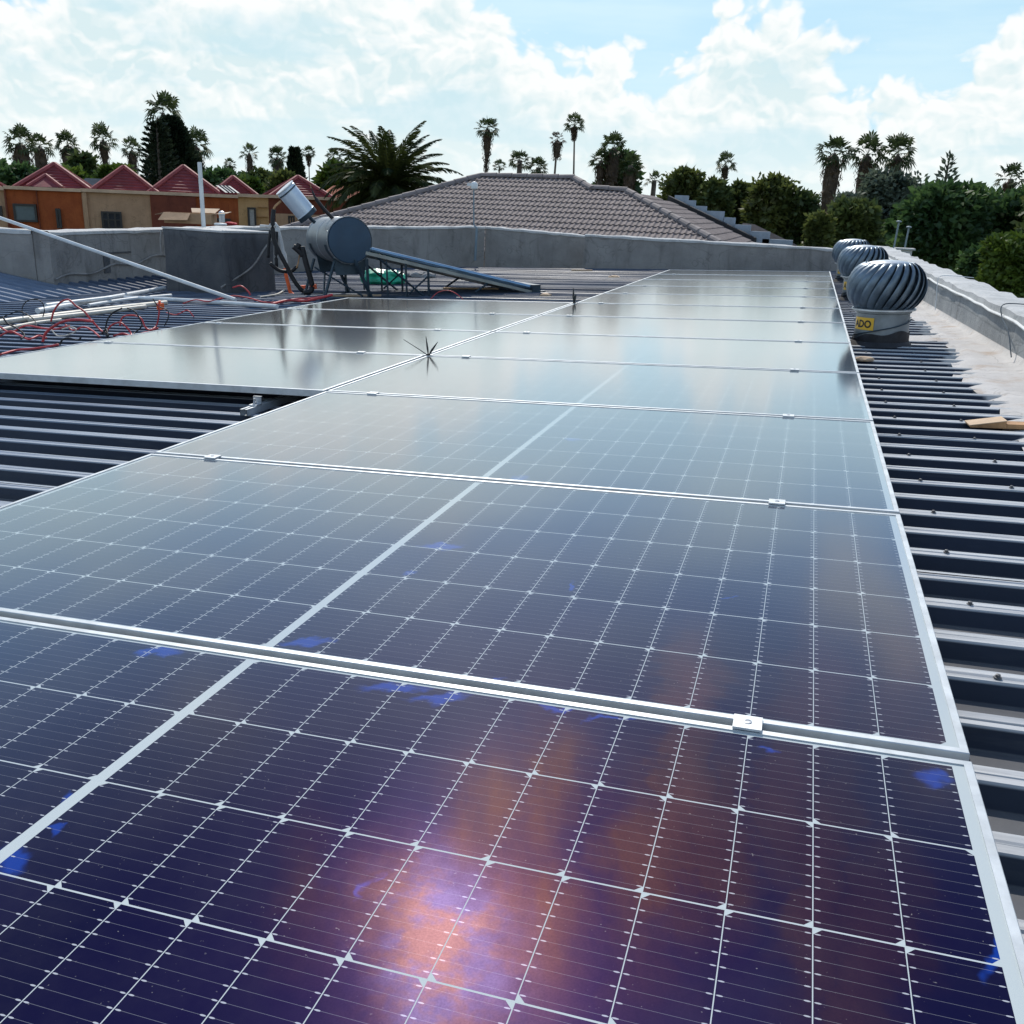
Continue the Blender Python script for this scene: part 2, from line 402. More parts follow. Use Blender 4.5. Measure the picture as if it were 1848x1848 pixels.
# ------------------------------------------------------------------ mesh helpers
class MB:
    def __init__(s): s.v = []; s.f = []
    def quad(s, *p):
        i = len(s.v); s.v += [Vector(q) for q in p]; s.f.append(tuple(range(i, i + len(p))))
    def box(s, lo, hi, mat=None):
        x0, y0, z0 = lo; x1, y1, z1 = hi; i = len(s.v)
        P = [Vector(q) for q in ((x0, y0, z0), (x1, y0, z0), (x1, y1, z0), (x0, y1, z0), (x0, y0, z1), (x1, y0, z1), (x1, y1, z1), (x0, y1, z1))]
        s.v += [mat @ q for q in P] if mat else P
        for f in ((0, 3, 2, 1), (4, 5, 6, 7), (0, 1, 5, 4), (1, 2, 6, 5), (2, 3, 7, 6), (3, 0, 4, 7)): s.f.append(tuple(i + k for k in f))
    def prism(s, poly, z0, z1):
        """vertical prism over a plan polygon; z1 may be a list of heights"""
        n = len(poly); i = len(s.v)
        zt = z1 if isinstance(z1, (list, tuple)) else [z1] * n
        s.v += [Vector((p[0], p[1], z0)) for p in poly] + [Vector((p[0], p[1], zt[k])) for k, p in enumerate(poly)]
        s.f.append(tuple(i + k for k in reversed(range(n)))); s.f.append(tuple(i + n + k for k in range(n)))
        for k in range(n): s.f.append((i + k, i + (k + 1) % n, i + n + (k + 1) % n, i + n + k))
    def tube(s, path, r, n=8, cap=True):
        path = [Vector(p) for p in path]; rings = []
        ref = Vector((0, 0, 1))
        for k, p in enumerate(path):
            t = (path[min(k + 1, len(path) - 1)] - path[max(k - 1, 0)]).normalized()
            a = t.cross(ref)
            if a.length < .05: a = t.cross(Vector((1, 0, 0)))
            a.normalize(); b = t.cross(a); rr = r[k] if isinstance(r, (list, tuple)) else r
            i = len(s.v); rings.append(i)
            for j in range(n):
                w = 2 * math.pi * j / n; s.v.append(p + (a * math.cos(w) + b * math.sin(w)) * rr)
        for a, b in zip(rings, rings[1:]):
            for j in range(n): s.f.append((a + j, b + j, b + (j + 1) % n, a + (j + 1) % n))
        if cap:
            s.f.append(tuple(rings[0] + j for j in range(n))); s.f.append(tuple(rings[-1] + j for j in reversed(range(n))))
    def lathe(s, prof, n=32, base=(0, 0, 0), axis=None):
        """prof: (radius, height) pairs; axis: 3x3 whose columns are the local frame"""
        base = Vector(base); rings = []
        for r, h in prof:
            i = len(s.v); rings.append(i)
            for j in range(n):
                w = 2 * math.pi * j / n; q = Vector((r * math.cos(w), r * math.sin(w), h))
                s.v.append(base + (axis @ q if axis else q))
        for a, b in zip(rings, rings[1:]):
            for j in range(n): s.f.append((a + j, a + (j + 1) % n, b + (j + 1) % n, b + j))
        s.f.append(tuple(rings[0] + j for j in reversed(range(n)))); s.f.append(tuple(rings[-1] + j for j in range(n)))
    def mesh(s, name, mat, smooth_=False, origin=None, weld=False):
        me = bpy.data.meshes.new(name)
        o = Vector(origin) if origin is not None else Vector()
        me.from_pydata([v - o for v in s.v], [], s.f); me.update()
        if weld:
            b = bmesh.new(); b.from_mesh(me); bmesh.ops.remove_doubles(b, verts=b.verts, dist=1e-4); b.to_mesh(me); b.free()
        me.materials.append(mat)
        if smooth_: me.shade_smooth()
        return me
    def build(s, name, mat, parent=None, smooth_=False, origin=None, weld=False, auto=None):
        """origin: the thing's base in the same coordinates as the vertices"""
        me = s.mesh(name, mat, smooth_ or auto is not None, origin, weld)
        if auto is not None: me.set_sharp_from_angle(angle=R(auto))
        o = bpy.data.objects.new(name, me); COL.objects.link(o)
        if parent is not None: o.parent = parent
        return o

def tag(o, label=None, cat=None, group=None, kind=None):
    if label: o['label'] = label
    if cat: o['category'] = cat
    if group: o['group'] = group
    if kind: o['kind'] = kind
    return o

def root(name, base, label, cat, group=None, roof=False, rot=0):
    o = bpy.data.objects.new(name, None); COL.objects.link(o); o.empty_display_size = .2
    mm = Matrix.Translation(Vector(base)) @ Matrix.Rotation(rot, 4, 'Z')
    o.matrix_world = (TILT @ mm) if roof else mm
    return tag(o, label, cat, group)

def single(mb, name, mat, base, label, cat, group=None, roof=False, **kw):
    o = mb.build(name, mat, None, origin=base, **kw)
    mm = Matrix.Translation(Vector(base)); o.matrix_world = (TILT @ mm) if roof else mm
    return tag(o, label, cat, group)

def copy_tree(o, parent=None):
    c = o.copy(); COL.objects.link(c)
    if parent is not None: c.parent = parent
    for ch in [x for x in bpy.data.objects if x.parent == o]: copy_tree(ch, c)
    return c

def spline(pts, n=6):
    P = [Vector(p) for p in pts]; P = [P[0] * 2 - P[1]] + P + [P[-1] * 2 - P[-2]]; o = []
    for i in range(1, len(P) - 2):
        a, b, c, d = P[i - 1:i + 3]
        for k in range(n):
            t = k / n
            o.append(.5 * ((2 * b) + (c - a) * t + (2 * a - 5 * b + 4 * c - d) * t * t + (3 * b - a - 3 * c + d) * t ** 3))
    o.append(P[-2]); return o

ORD = ['first', 'second', 'third', 'fourth', 'fifth', 'sixth', 'seventh', 'eighth', 'ninth', 'tenth', 'eleventh', 'twelfth']
rnd = random.Random(7)
GZ = -3.4                                     # garden level below the roof
INV = TILT.inverted()
def rz(x, y, wz):                             # roof-frame height of the world height wz
    return (wz - x * math.sin(TH)) / math.cos(TH)

# ------------------------------------------------------------------ ground
mb = MB(); mb.quad((-1500, -800, GZ), (1500, -800, GZ), (1500, 2500, GZ), (-1500, 2500, GZ))
tag(mb.build('ground', M['ground']), 'dry garden ground under the houses and trees', None, kind='structure')

# ------------------------------------------------------------------ the house with its metal roof
house = root('house', (0, 6, 0), 'house carrying the dark ribbed metal roof under the panels', 'house', roof=True)
RB = .1758
def rib_profile(y0, y1):
    pr = []; k0 = math.floor((y0 - .136) / RB); y = .136 + RB * k0
    while y < y1:
        pr += [(y - .046, ZB), (y - .024, ZT), (y - .006, ZT), (y - .003, ZT + .0015), (y + .003, ZT + .0015), (y + .006, ZT), (y + .020, ZT), (y + .042, ZB)]
        y += RB
    return pr
mb = MB(); prof = rib_profile(-3.5, 15.25)
xs = [-8.5, -7.0, -5.2, -3.4, -1.6, -.4, .3, .68]
rr_ = random.Random(3)
rows = [[Vector((x, y + rr_.uniform(-.0022, .0022), z + rr_.uniform(-.0016, .0016) - (0 if x > -8.4 else 0))) for x in xs] for y, z in prof]
i0 = len(mb.v)
for rw in rows: mb.v += rw
nx = len(xs)
for j in range(len(rows) - 1):
    for k in range(nx - 1):
        a = i0 + j * nx + k; mb.f.append((a, a + 1, a + nx + 1, a + nx))
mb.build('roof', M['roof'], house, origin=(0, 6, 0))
mb = MB(); rk = random.Random(8)
for xk in (-7.9, -6.3, -4.7, .12, .40):
    k = 0; y = .136 - RB * 8
    while y < 14.5:
        if k % 2 == 0 and (xk > 0 or y > 7 or xk < -4.5 or y < 2.3):
            mb.lathe([(.0075, ZT + .0012), (.0075, ZT + .003), (.0045, ZT + .0032), (.0045, ZT + .008), (.002, ZT + .009)], 8, (xk + rk.uniform(-.012, .012), y + rk.uniform(-.008, .008), 0))
        y += RB; k += 1
o = mb.build('roof_screws', M['screw'], house, origin=(0, 6, 0)); o['kind'] = 'stuff'
mb = MB()                                     # lap joints between neighbouring sheets
for k in (-7, 5, 17, 29, 41, 53, 65, 77):
    y = .136 + RB * k
    mb.quad((-8.5, y + .006, ZT + .0026), (.66, y + .006, ZT + .0026), (.66, y + .0215, ZT + .0016), (-8.5, y + .0215, ZT + .0016)); mb.quad((-8.5, y + .0215, ZT + .0016), (.66, y + .0215, ZT + .0016), (.66, y + .032, ZT - .016), (-8.5, y + .032, ZT - .016))
mb.build('sheet_lap', M['roof'], house, origin=(0, 6, 0))
mb = MB()                                     # the sheet that rises to the left of the valley
prof = rib_profile(2.0, 10.0)
for (ya, za), (yb, zb) in zip(prof, prof[1:]):
    mb.quad((-13.5, ya, za + .85), (-8.5, ya, za), (-8.5, yb, zb), (-13.5, yb, zb + .85))
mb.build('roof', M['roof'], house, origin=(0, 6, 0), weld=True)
def parx(y): return .78 + .0325 * (10 - y)
mb = MB()                                     # waterproofing membrane between the sheet ends and the parapet
ny = 170; cols = 9
rm = random.Random(5)
off = [rm.uniform(-.03, .03) for _ in range(ny + 1)]
grid = []
for j in range(ny + 1):
    y = -3.4 + 18.6 * j / ny
    xl = .60 + .05 * math.sin(y * 1.3) + .04 * math.sin(y * 3.7 + 1) + off[j] * .8
    if abs(y - 5.95) < .10: xl = .30
    if abs(y - 9.5) < .12 or abs(y - 12.6) < .12: xl = .34
    xr = parx(y); row = []
    ph = ((y - .136) / RB) % 1.0; ribh = ZT + .003 if min(ph, 1 - ph) < .2 else ZB + .012
    for k in range(cols):
        t = k / (cols - 1); x = xl + (xr - xl + .012) * t
        z = ribh * max(0, 1 - t * 4) + (ZT + .006 + .005 * math.sin(y * 5 + k)) * min(1, t * 4)
        if k == cols - 2: z = ZT + .012
        if k == cols - 1: z = ZT + .045
        row.append(Vector((x - (.0 if k < cols - 2 else .02 * (k == cols - 1)), y, z)))
    grid.append(row)
i0 = len(mb.v)
for rw in grid: mb.v += rw
for j in range(ny):
    for k in range(cols - 1):
        a = i0 + j * cols + k; mb.f.append((a, a + 1, a + cols + 1, a + cols))
mb.build('flashing', M['membrane'], house, origin=(0, 6, 0), smooth_=True)
mb = MB()
mb.box((-8.9, -3.4, -3.3), (.9, 14.9, -.72))
mb.build('wall', M['wall_grey'], house, origin=(0, 6, 0))

# ------------------------------------------------------------------ parapets
def wavy_wall(name, A, B, thick, ztop, zbase, label, mat, capm, n=40, amp=.006, seed=1, side=1, cap=.045):
    """wall from A to B in plan (world frame), rough top; the coping is a part of its own"""
    A, B = Vector(A), Vector(B); t = (B - A).normalized(); nrm = Vector((-t.y, t.x)) * side
    rr = random.Random(seed); base = (*((A + B) / 2), zbase)
    mbw, mbc = MB(), MB(); L = (B - A).length
    sec = []
    for k in range(n + 1):
        p = A + t * (L * k / n); z = (ztop[0] + (ztop[1] - ztop[0]) * k / n) + rr.uniform(-amp, amp)
        o1 = rr.uniform(-amp, amp) * .6
        sec.append((p + nrm * o1, p + nrm * thick, z, rr.uniform(-amp, amp)))
    for (a0, a1, z0, w0), (b0, b1, z1, w1) in zip(sec, sec[1:]):
        mbw.quad((*a0, zbase), (*b0, zbase), (*b0, z1 - cap), (*a0, z0 - cap))
        mbw.quad((*b1, zbase), (*a1, zbase), (*a1, z0 - cap), (*b1, z1 - cap))
        e = .014
        a0c, a1c, b0c, b1c = a0 - nrm * (e + w0 * .5), a1 + nrm * e, b0 - nrm * (e + w1 * .5), b1 + nrm * e
        mbc.quad((*a0c, z0 - cap - w0), (*b0c, z1 - cap - w1), (*b0c, z1 - .012), (*a0c, z0 - .012))
        mbc.quad((*a0c, z0 - .012), (*b0c, z1 - .012), (*(b0c + nrm * .02), z1), (*(a0c + nrm * .02), z0))
        mbc.quad((*(a0c + nrm * .02), z0), (*(b0c + nrm * .02), z1), (*b1c, z1 + w1), (*a1c, z0 + w0))
        mbc.quad((*a1c, z0 + w0), (*b1c, z1 + w1), (*b1c, z1 - cap), (*a1c, z0 - cap))
        mbc.quad((*a1c, z0 - cap), (*b1c, z1 - cap), (*b0c, z1 - cap - w1), (*a0c, z0 - cap - w0))
    for q, fl in ((sec[0], 0), (sec[-1], 1)):
        a0, a1, z, w_ = q
        e = [(*a1, zbase), (*a0, zbase), (*a0, z - .012), (*a1, z - .012)]
        mbw.quad(*(e[::-1] if fl else e))
    r_ = root(name, base, label, 'wall'); r_['kind'] = 'thing'
    mbw.build('wall', mat, r_, origin=base, weld=True)
    mbc.build('coping', capm, r_, origin=base, weld=True, auto=40)
    return r_

wR = wavy_wall('parapet_wall', (parx(-3.4) + .004, -3.4), (.615, 15.06), .235, (.13, .33), GZ, 'long pale plastered parapet along the right roof edge beside the vents', M['par_face'], M['wall_white'], 90, .009, 2, -1, .07)
# rope-like seam and the membrane upstand on that parapet
def on_par(y, z): return (parx(y) - .012, y, z)
mb = MB(); rq = random.Random(4)
mb.tube([TILT @ Vector(on_par(-3 + .25 * k, .045 + .0165 * (-3 + .25 * k) * .85 + rq.uniform(-.008, .008))) for k in range(68)], .009, 6)
mb.build('seam', M['white_paint'], wR, origin=((parx(-3.4) + .004 + .615) / 2, (-3.4 + 15.06) / 2, GZ))
mb = MB()
for k in range(90):
    y0, y1 = -3.2 + .2 * k, -3.0 + .2 * k
    za = -.015 + .0085 * y0 + .012 * math.sin(y0 * 2.1) ; zb = -.015 + .0085 * y1 + .012 * math.sin(y1 * 2.1)
    mb.quad(*[TILT @ Vector(p) for p in ((parx(y0) - .008, y0, -.1), (parx(y1) - .008, y1, -.1), (parx(y1) - .006, y1, zb), (parx(y0) - .006, y0, za))])
mb.build('upstand', M['par_face'], wR, origin=((parx(-3.4) + .004 + .615) / 2, (-3.4 + 15.06) / 2, GZ), weld=True)

wavy_wall('parapet_wall', (-4.08, 15.06), (.95, 15.06), .24, (.285, .25), GZ, 'low dark grey parapet behind the far end of the long panel row', M['wall_grey'], M['wall_cap'], 30, .007, 3)
wavy_wall('parapet_wall', (-6.15, 15.75), (-4.02, 15.75), .22, (.315, .232), GZ, 'recessed dark grey parapet in front of the brown tiled roof', M['wall_grey'], M['wall_cap'], 16, .007, 4)
wavy_wall('parapet_wall', (-9.1, 12.72), (-6.15, 15.72), .22, (.19, .315), GZ, 'slanting grey parapet behind the solar water heater', M['wall_grey'], M['wall_cap'], 22, .007, 5)
wl = wavy_wall('parapet_wall', (-9.10, 8.13), (-9.10, 12.70), .24, (.175, .20), GZ, 'grey parapet with a rusty recessed patch beside the boxy chimney', M['wall_grey'], M['wall_cap'], 24, .007, 6)
wavy_wall('parapet_wall', (-14.5, 8.12), (-9.345, 8.12), .24, (.19, .175), GZ, 'grey parapet end above the raised sheet at the left edge', M['wall_grey'], M['wall_cap'], 20, .007, 8)
lb = (-9.10, (8.13 + 12.70) / 2, GZ)
mb = MB()                                     # square plaster patch and the ragged ledge low on the wall
mb.box((-9.115, 9.02, -.36), (-9.085, 9.13, -.10)); mb.box((-9.115, 9.13, -.115), (-9.082, 9.55, -.10))
mb.build('plaster_patch', M['wall_block'], wl, origin=lb)
mb = MB(); mb.tube([(-9.085, 8.15 + .12 * k, -.385 + .028 * math.sin(k * .9) + .012 * k) for k in range(20)], .014, 6)
mb.build('mortar_ledge', M['wall_grey'], wl, origin=lb)

# boxy chimney
bq = [TILT @ RF.z(*p, -.12) for p in ((300, 527), (410, 533), (500, 527))]
bA, bB, bC = [Vector((q.x, q.y)) for q in bq]
bD = bA + (bC - bB) * 1.0
chim = root('chimney_block', (bB.x, bB.y, -.6), 'squat waterproofed chimney block with the cardboard box on top', 'chimney')
mb = MB()
def rnd_poly(c, rad, n=5):
    o = []
    for k in range(len(c)):
        p, a, b = c[k], c[k - 1], c[(k + 1) % len(c)]
        da, db = (a - p).normalized() * rad, (b - p).normalized() * rad
        for j in range(n):
            t = j / (n - 1); o.append((p + da) * (1 - t) ** 2 + p * 2 * t * (1 - t) + (p + db) * t * t)
    return o
poly = rnd_poly([bA, bB, bC, bD], .045); ctr = sum(poly, Vector((0, 0))) / len(poly)
zs = [-.75, -.35, -.05, .18, .25, .275]; rings = []
rc = random.Random(2)
for k, z in enumerate(zs):
    sc = (1.03, 1.0, .985, .995, 1.01, .955)[k]; rings.append(len(mb.v))
    for p in poly:
        w_ = ctr + (p - ctr) * (sc + rc.uniform(-.008, .008)); mb.v.append(Vector((w_.x, w_.y, z + rc.uniform(-.006, .006))))
for a, b in zip(rings, rings[1:]):
    for j in range(len(poly)): mb.f.append((a + j, a + (j + 1) % len(poly), b + (j + 1) % len(poly), b + j))
mb.build('block', M['wall_block'], chim, origin=(bB.x, bB.y, -.6), auto=50)
mb = MB()
capp = [ctr + (p - ctr) * 1.02 for p in poly]
mb.prism([(p.x, p.y) for p in capp], .262, [.285 + rc.uniform(-.012, .006) for _ in capp])
mb.build('cap', M['wall_cap'], chim, origin=(bB.x, bB.y, -.6))
mb = MB()                                     # loose seams of the covering
nB = (bB - bC).normalized()
s0, s1 = bC + (bB - bC) * .12, bA + (bB - bA) * .62
fn = Vector((-(bB - bA).y, (bB - bA).x)).normalized() * -1
mb.tube(spline([(bC.x + .01, bC.y - .02, .25), (*((bC * .75 + bB * .25) + Vector((.02, -.01))), .08), (*((bC * .45 + bB * .55) + Vector((.03, -.012))), -.14), (*(bB + Vector((-.06, -.03))), -.36)]), .011, 6)
mb.build('seam', M['wall_grey'], chim, origin=(bB.x, bB.y, -.6)); mb = MB()
mb.tube(spline([(*(bA + Vector((-.02, .02))), .24), (*(bA + Vector((-.012, -.02))), .1), (*(bA + Vector((-.0, -.03))), -.05)]), .012, 6)
mb.build('seam', M['wall_grey'], chim, origin=(bB.x, bB.y, -.6))

# ------------------------------------------------------------------ solar panels
def make_panel():
    t = bpy.data.objects.new('solar_module', None); COL.objects.link(t)
    mb = MB(); L, h, c = .012, .030, .0012
    def ring(o, z): return [Vector((-HX + o, -HY + o, z)), Vector((HX - o, -HY + o, z)), Vector((HX - o, HY - o, z)), Vector((-HX + o, HY - o, z))]
    pr = [(0, -h), (0, -c), (c, 0), (L, 0), (L, -h)]
    ids = []
    for o, z in pr:
        ids.append(len(mb.v)); mb.v += ring(o, z)
    for a, b in zip(ids, ids[1:] + ids[:1]):
        for j in range(4): mb.f.append((a + j, a + (j + 1) % 4, b + (j + 1) % 4, b + j))
    mb.build('frame', M['alu'], t)
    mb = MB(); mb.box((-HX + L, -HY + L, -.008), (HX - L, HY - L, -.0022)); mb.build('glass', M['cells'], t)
    return t
proto = make_panel(); used = False
def put_panel(cx, cy, label, dz=0):
    global used
    o = copy_tree(proto) if used else proto
    used = True
    o.matrix_world = TILT @ Matrix.Translation((cx, cy, dz)) @ Matrix.Rotation(R(rnd.uniform(-.12, .12)), 4, 'X')
    return tag(o, label, 'solar panel', 'solar panels laid flat on the roof')
for k in range(12):
    lab = f'{ORD[k]} solar panel of the long row, counted from the camera'
    if k == 0: lab = 'nearest solar panel of the long row, with the violet sun glare'
    if k == 11: lab = 'farthest solar panel of the long row, before the low parapet'
    put_panel(-HX, (k - .5) * PITCH, lab)
LX = -PW - PGAP - HX
for k in range(4):
    lab = ['nearest panel of the short left block, its front edge overhanging the bare roof', 'second panel of the short left block, behind its overhanging front panel',
           'third panel of the short left block, reflecting the water heater tank', 'farthest panel of the short left block, just before the water heater stand'][k]
    put_panel(LX, (k + 2.5) * PITCH, lab)

def make_clamp():
    t = bpy.data.objects.new('panel_clamp', None); COL.objects.link(t)
    mb = MB(); mb.box((-.021, -.019, .0008), (.021, .019, .0045)); mb.box((-.021, -.0065, -.03), (.021, .0065, .0006)); mb.build('plate', M['alu'], t)
    mb = MB(); mb.lathe([(.0060, .0046), (.0060, .0056), (.0042, .0058), (.0040, .0050)], 16); mb.build('bolt', M['bolt'], t)
    return t
pc = make_clamp(); pc_used = False
def clamp(x, y, label):
    global pc_used
    o = copy_tree(pc) if pc_used else pc
    pc_used = True
    o.matrix_world = TILT @ Matrix.Translation((x, y, 0)); tag(o, label, 'clamp', 'silver clamps holding the panels')
for k in range(11):
    a, b = ORD[k], ORD[k + 1]
    clamp(-.305, k * PITCH, f'silver clamp right of centre between {a} and {b} panels of the long row')
    clamp(-2.05, k * PITCH, f'silver clamp left of centre between {a} and {b} panels of the long row')
for k in range(3):
    clamp(-2.69, (k + 3) * PITCH, f'silver clamp right of centre between {ORD[k]} and {ORD[k + 1]} panels of the left block')
    clamp(-4.44, (k + 3) * PITCH, f'silver clamp left of centre between {ORD[k]} and {ORD[k + 1]} panels of the left block')

def rail(x, y0, y1, label, end=False):
    t = root('mounting_rail', (x, y0, ZT), label, 'rail', 'aluminium rails under the panels', roof=True)
    mb = MB(); w_, hh = .018, .030; z0 = -.098; a = .004
    pr = [(-w_, z0), (w_, z0), (w_, z0 + hh), (.006, z0 + hh), (.006, z0 + hh - a), (w_ - a, z0 + hh - a), (w_ - a, z0 + a), (-w_ + a, z0 + a), (-w_ + a, z0 + hh - a), (-.006, z0 + hh - a), (-.006, z0 + hh), (-w_, z0 + hh)]
    i = len(mb.v); n = len(pr)
    for yy in (y0, y1): mb.v += [Vector((x + p, yy, z)) for p, z in pr]
    for k in range(n): mb.f.append((i + k, i + (k + 1) % n, i + n + (k + 1) % n, i + n + k))
    mb.build('channel', M['alu'], t, origin=(x, y0, ZT))
    if end:
        mb = MB(); yc = y0 + .075
        mb.box((x - .02, yc, -.068), (x + .02, yc + .045, -.062)); mb.box((x - .02, yc + .04, -.062), (x + .02, yc + .046, -.030)); mb.box((x - .02, yc + .04, -.034), (x + .02, yc + .052, -.0305))
        mb.build('end_clamp', M['zinc'], t, origin=(x, y0, ZT))
        mb = MB(); mb.lathe([(.009, -.062), (.009, -.052), (.005, -.05), (.005, -.036)], 6, (x, yc + .02, 0)); mb.build('bolt', M['bolt'], t, origin=(x, y0, ZT))
rail(-2.60, 2 * PITCH - .17, 6 * PITCH + .1, 'aluminium rail poking out under the front edge of the left block', True)
rail(-4.44, 2 * PITCH - .02, 6 * PITCH + .1, 'aluminium rail hidden under the left side of the left block')
rail(-.305, -PITCH, 11 * PITCH + .08, 'aluminium rail under the right side of the long row')
rail(-2.05, -PITCH, 11 * PITCH + .08, 'aluminium rail under the left side of the long row')

# black cable ties standing up between panels
def spike(x, y, prongs, label):
    t = root('cable_tie', (x, y, 0), label, 'cable tie', 'black cable ties sticking up between panels', roof=True)
    mb = MB()
    for d, w0 in prongs:
        d = Vector(d)
        mb.tube([(x, y, -.004), Vector((x, y, 0)) + d * .35, Vector((x, y, 0)) + d * .6, Vector((x, y, 0)) + d], [.003, w0, w0 * .8, .0015], 6)
    mb.build('strap', M['black_plastic'], t, origin=(x, y, 0))
    mb = MB(); mb.box((x - .008, y - .008, -.002), (x + .008, y + .008, .008)); mb.build('buckle', M['black_plastic'], t, origin=(x, y, 0))
spike(-2.275, 3 * PITCH, [((-.14, -.02, .085), .0025), ((-.012, 0, .105), .0055), ((.055, .01, .075), .007)], 'star shaped black cable tie where the left block meets the long row')
spike(-2.29, 6 * PITCH - .05, [((-.008, 0, .135), .012), ((.02, 0, .08), .012), ((.035, -.02, .01), .005)], 'upright black cable tie beside the far corner of the left block')

# ------------------------------------------------------------------ turbine vents
def make_vent():
    t = bpy.data.objects.new('roof_vent', None); COL.objects.link(t)
    r0 = .175
    mb = MB()
    mb.lathe([(r0 + .004, .0), (r0, .02), (r0 - .004, .190), (r0 + .006, .195), (r0 + .006, .205), (r0 - .02, .207)], 40)
    mb.build('base', M['vent_base'], t, auto=35)
    mb = MB(); n = 48
    for j in range(n):
        a, b = 2 * math.pi * j / n, 2 * math.pi * (j + 1) / n
        def hh(w): return .055 + .028 * math.sin(w * 1 + 2.4) + .010 * math.sin(w * 5)
        for (ra, za, rb, zb) in (((r0 + .03), -.01, r0 + .008, .02),):
            mb.quad((ra * math.cos(a), ra * math.sin(a), za), (ra * math.cos(b), ra * math.sin(b), za), (rb * math.cos(b), rb * math.sin(b), zb), (rb * math.cos(a), rb * math.sin(a), zb))
        rb = r0 + .0065
        mb.quad((rb * math.cos(a), rb * math.sin(a), .02), (rb * math.cos(b), rb * math.sin(b), .02), (rb * math.cos(b), rb * math.sin(b), hh(b)), (rb * math.cos(a), rb * math.sin(a), hh(a)))
    mb.build('collar', M['bitumen'], t, smooth_=True, weld=True)
    # dome of overlapping twisted vanes
    mb = MB(); N, zc, hv = 24, .352, .148
    for k in range(N):
        st = []
        for j in range(13):
            v = j / 12; th = -1.08 + 2.12 * v                     # latitude
            rad = .236 * math.cos(th) ** .62; z = zc + hv * math.sin(th) / math.sin(1.06)
            tw = .75 * v + 2 * math.pi * k / N
            w_ = 2 * math.pi / N * 1.12
            row = []
            for i in range(4):
                a = tw + w_ * i / 3; rr2 = rad * (1 + .085 * (1 - i / 3) ** 1.3 * math.cos(th)) - (.016 if i == 3 else 0)
                row.append(Vector((rr2 * math.cos(a), rr2 * math.sin(a), z)))
            st.append(row)
        i0 = len(mb.v)
        for r_ in st: mb.v += r_
        for j in range(12):
            for i in range(3):
                a = i0 + j * 4 + i; mb.f.append((a, a + 1, a + 5, a + 4))
    o = mb.build('turbine', M['vane'], t, smooth_=True)
    so = o.modifiers.new('thick', 'SOLIDIFY'); so.thickness = .0022
    mb = MB()
    mb.lathe([(.140, .478), (.145, .488), (.138, .496), (.10, .506), (.06, .511), (.008, .514)], 40); mb.build('top_plate', M['zinc'], t, auto=50)
    mb = MB(); mb.lathe([(.185, .205), (.205, .210), (.205, .220), (.185, .224)], 40); mb.build('bottom_ring', M['zinc'], t, auto=30)
    mb = MB(); mb.lathe([(.13, .208), (.13, .475)], 24); mb.build('shaft', M['black'], t, smooth_=True)
    # strap around the base
    mb = MB(); P = []
    for j in range(30):
        a = R(-175) + R(165) * j / 29; P.append(((r0 + .004) * math.cos(a), (r0 + .004) * math.sin(a), .05 + .105 * j / 29))
    mb.tube(P, .004, 6); mb.build('strap', M['steel_dark'], t)
    # sticker wrapped on the drum
    a0, a1 = R(-168), R(-114); rs = r0 + .0015
    mb = MB(); nn = 14
    for j in range(nn):
        a, b = a0 + (a1 - a0) * j / nn, a0 + (a1 - a0) * (j + 1) / nn
        mb.quad((rs * math.cos(a), rs * math.sin(a), .092), (rs * math.cos(b), rs * math.sin(b), .092), (rs * math.cos(b), rs * math.sin(b), .168), (rs * math.cos(a), rs * math.sin(a), .168))
    st = mb.build('sticker', M['yellow'], t, smooth_=True, weld=True)
    cu = bpy.data.curves.new('lettering', 'FONT'); cu.body = 'ADO'; cu.size = .062; cu.align_x = 'RIGHT'; cu.offset = .0022; cu.resolution_u = 3
    tmp = bpy.data.objects.new('tmp_text', cu); COL.objects.link(tmp)
    bpy.context.view_layer.update()
    me = bpy.data.meshes.new_from_object(tmp.evaluated_get(bpy.context.evaluated_depsgraph_get()))
    bpy.data.objects.remove(tmp)
    b = bmesh.new(); b.from_mesh(me)
    bmesh.ops.triangulate(b, faces=b.faces)
    bmesh.ops.subdivide_edges(b, edges=[e for e in b.edges if e.calc_length() > .01], cuts=2)
    for v in b.verts:
        a = a1 - R(5) + v.co.x / r0 * 1.02; rr2 = rs + .0012
        v.co = Vector((rr2 * math.cos(a), rr2 * math.sin(a), .108 + v.co.y))
    b.to_mesh(me); b.free(); me.materials.clear(); me.materials.append(M['ink'])
    lo = bpy.data.objects.new('lettering', me); COL.objects.link(lo); lo.parent = st
    return t
v0 = make_vent()
for k, (x, y, rot) in enumerate(((.225, 5.56, 3), (.245, 9.35, 8), (.245, 12.45, 15))):
    o = v0 if k == 0 else copy_tree(v0)
    o.matrix_world = TILT @ Matrix.Translation((x, y, ZT + .005)) @ Matrix.Rotation(R(rot), 4, 'Z') @ Matrix.Diagonal((1, 1, 1.07, 1))
    tag(o, ['nearest round turbine roof vent with a yellow sticker on its drum', 'middle turbine roof vent, half hidden behind the nearest one', 'farthest turbine roof vent, close to the low back parapet'][k], 'roof vent', 'turbine vents beside the panels')

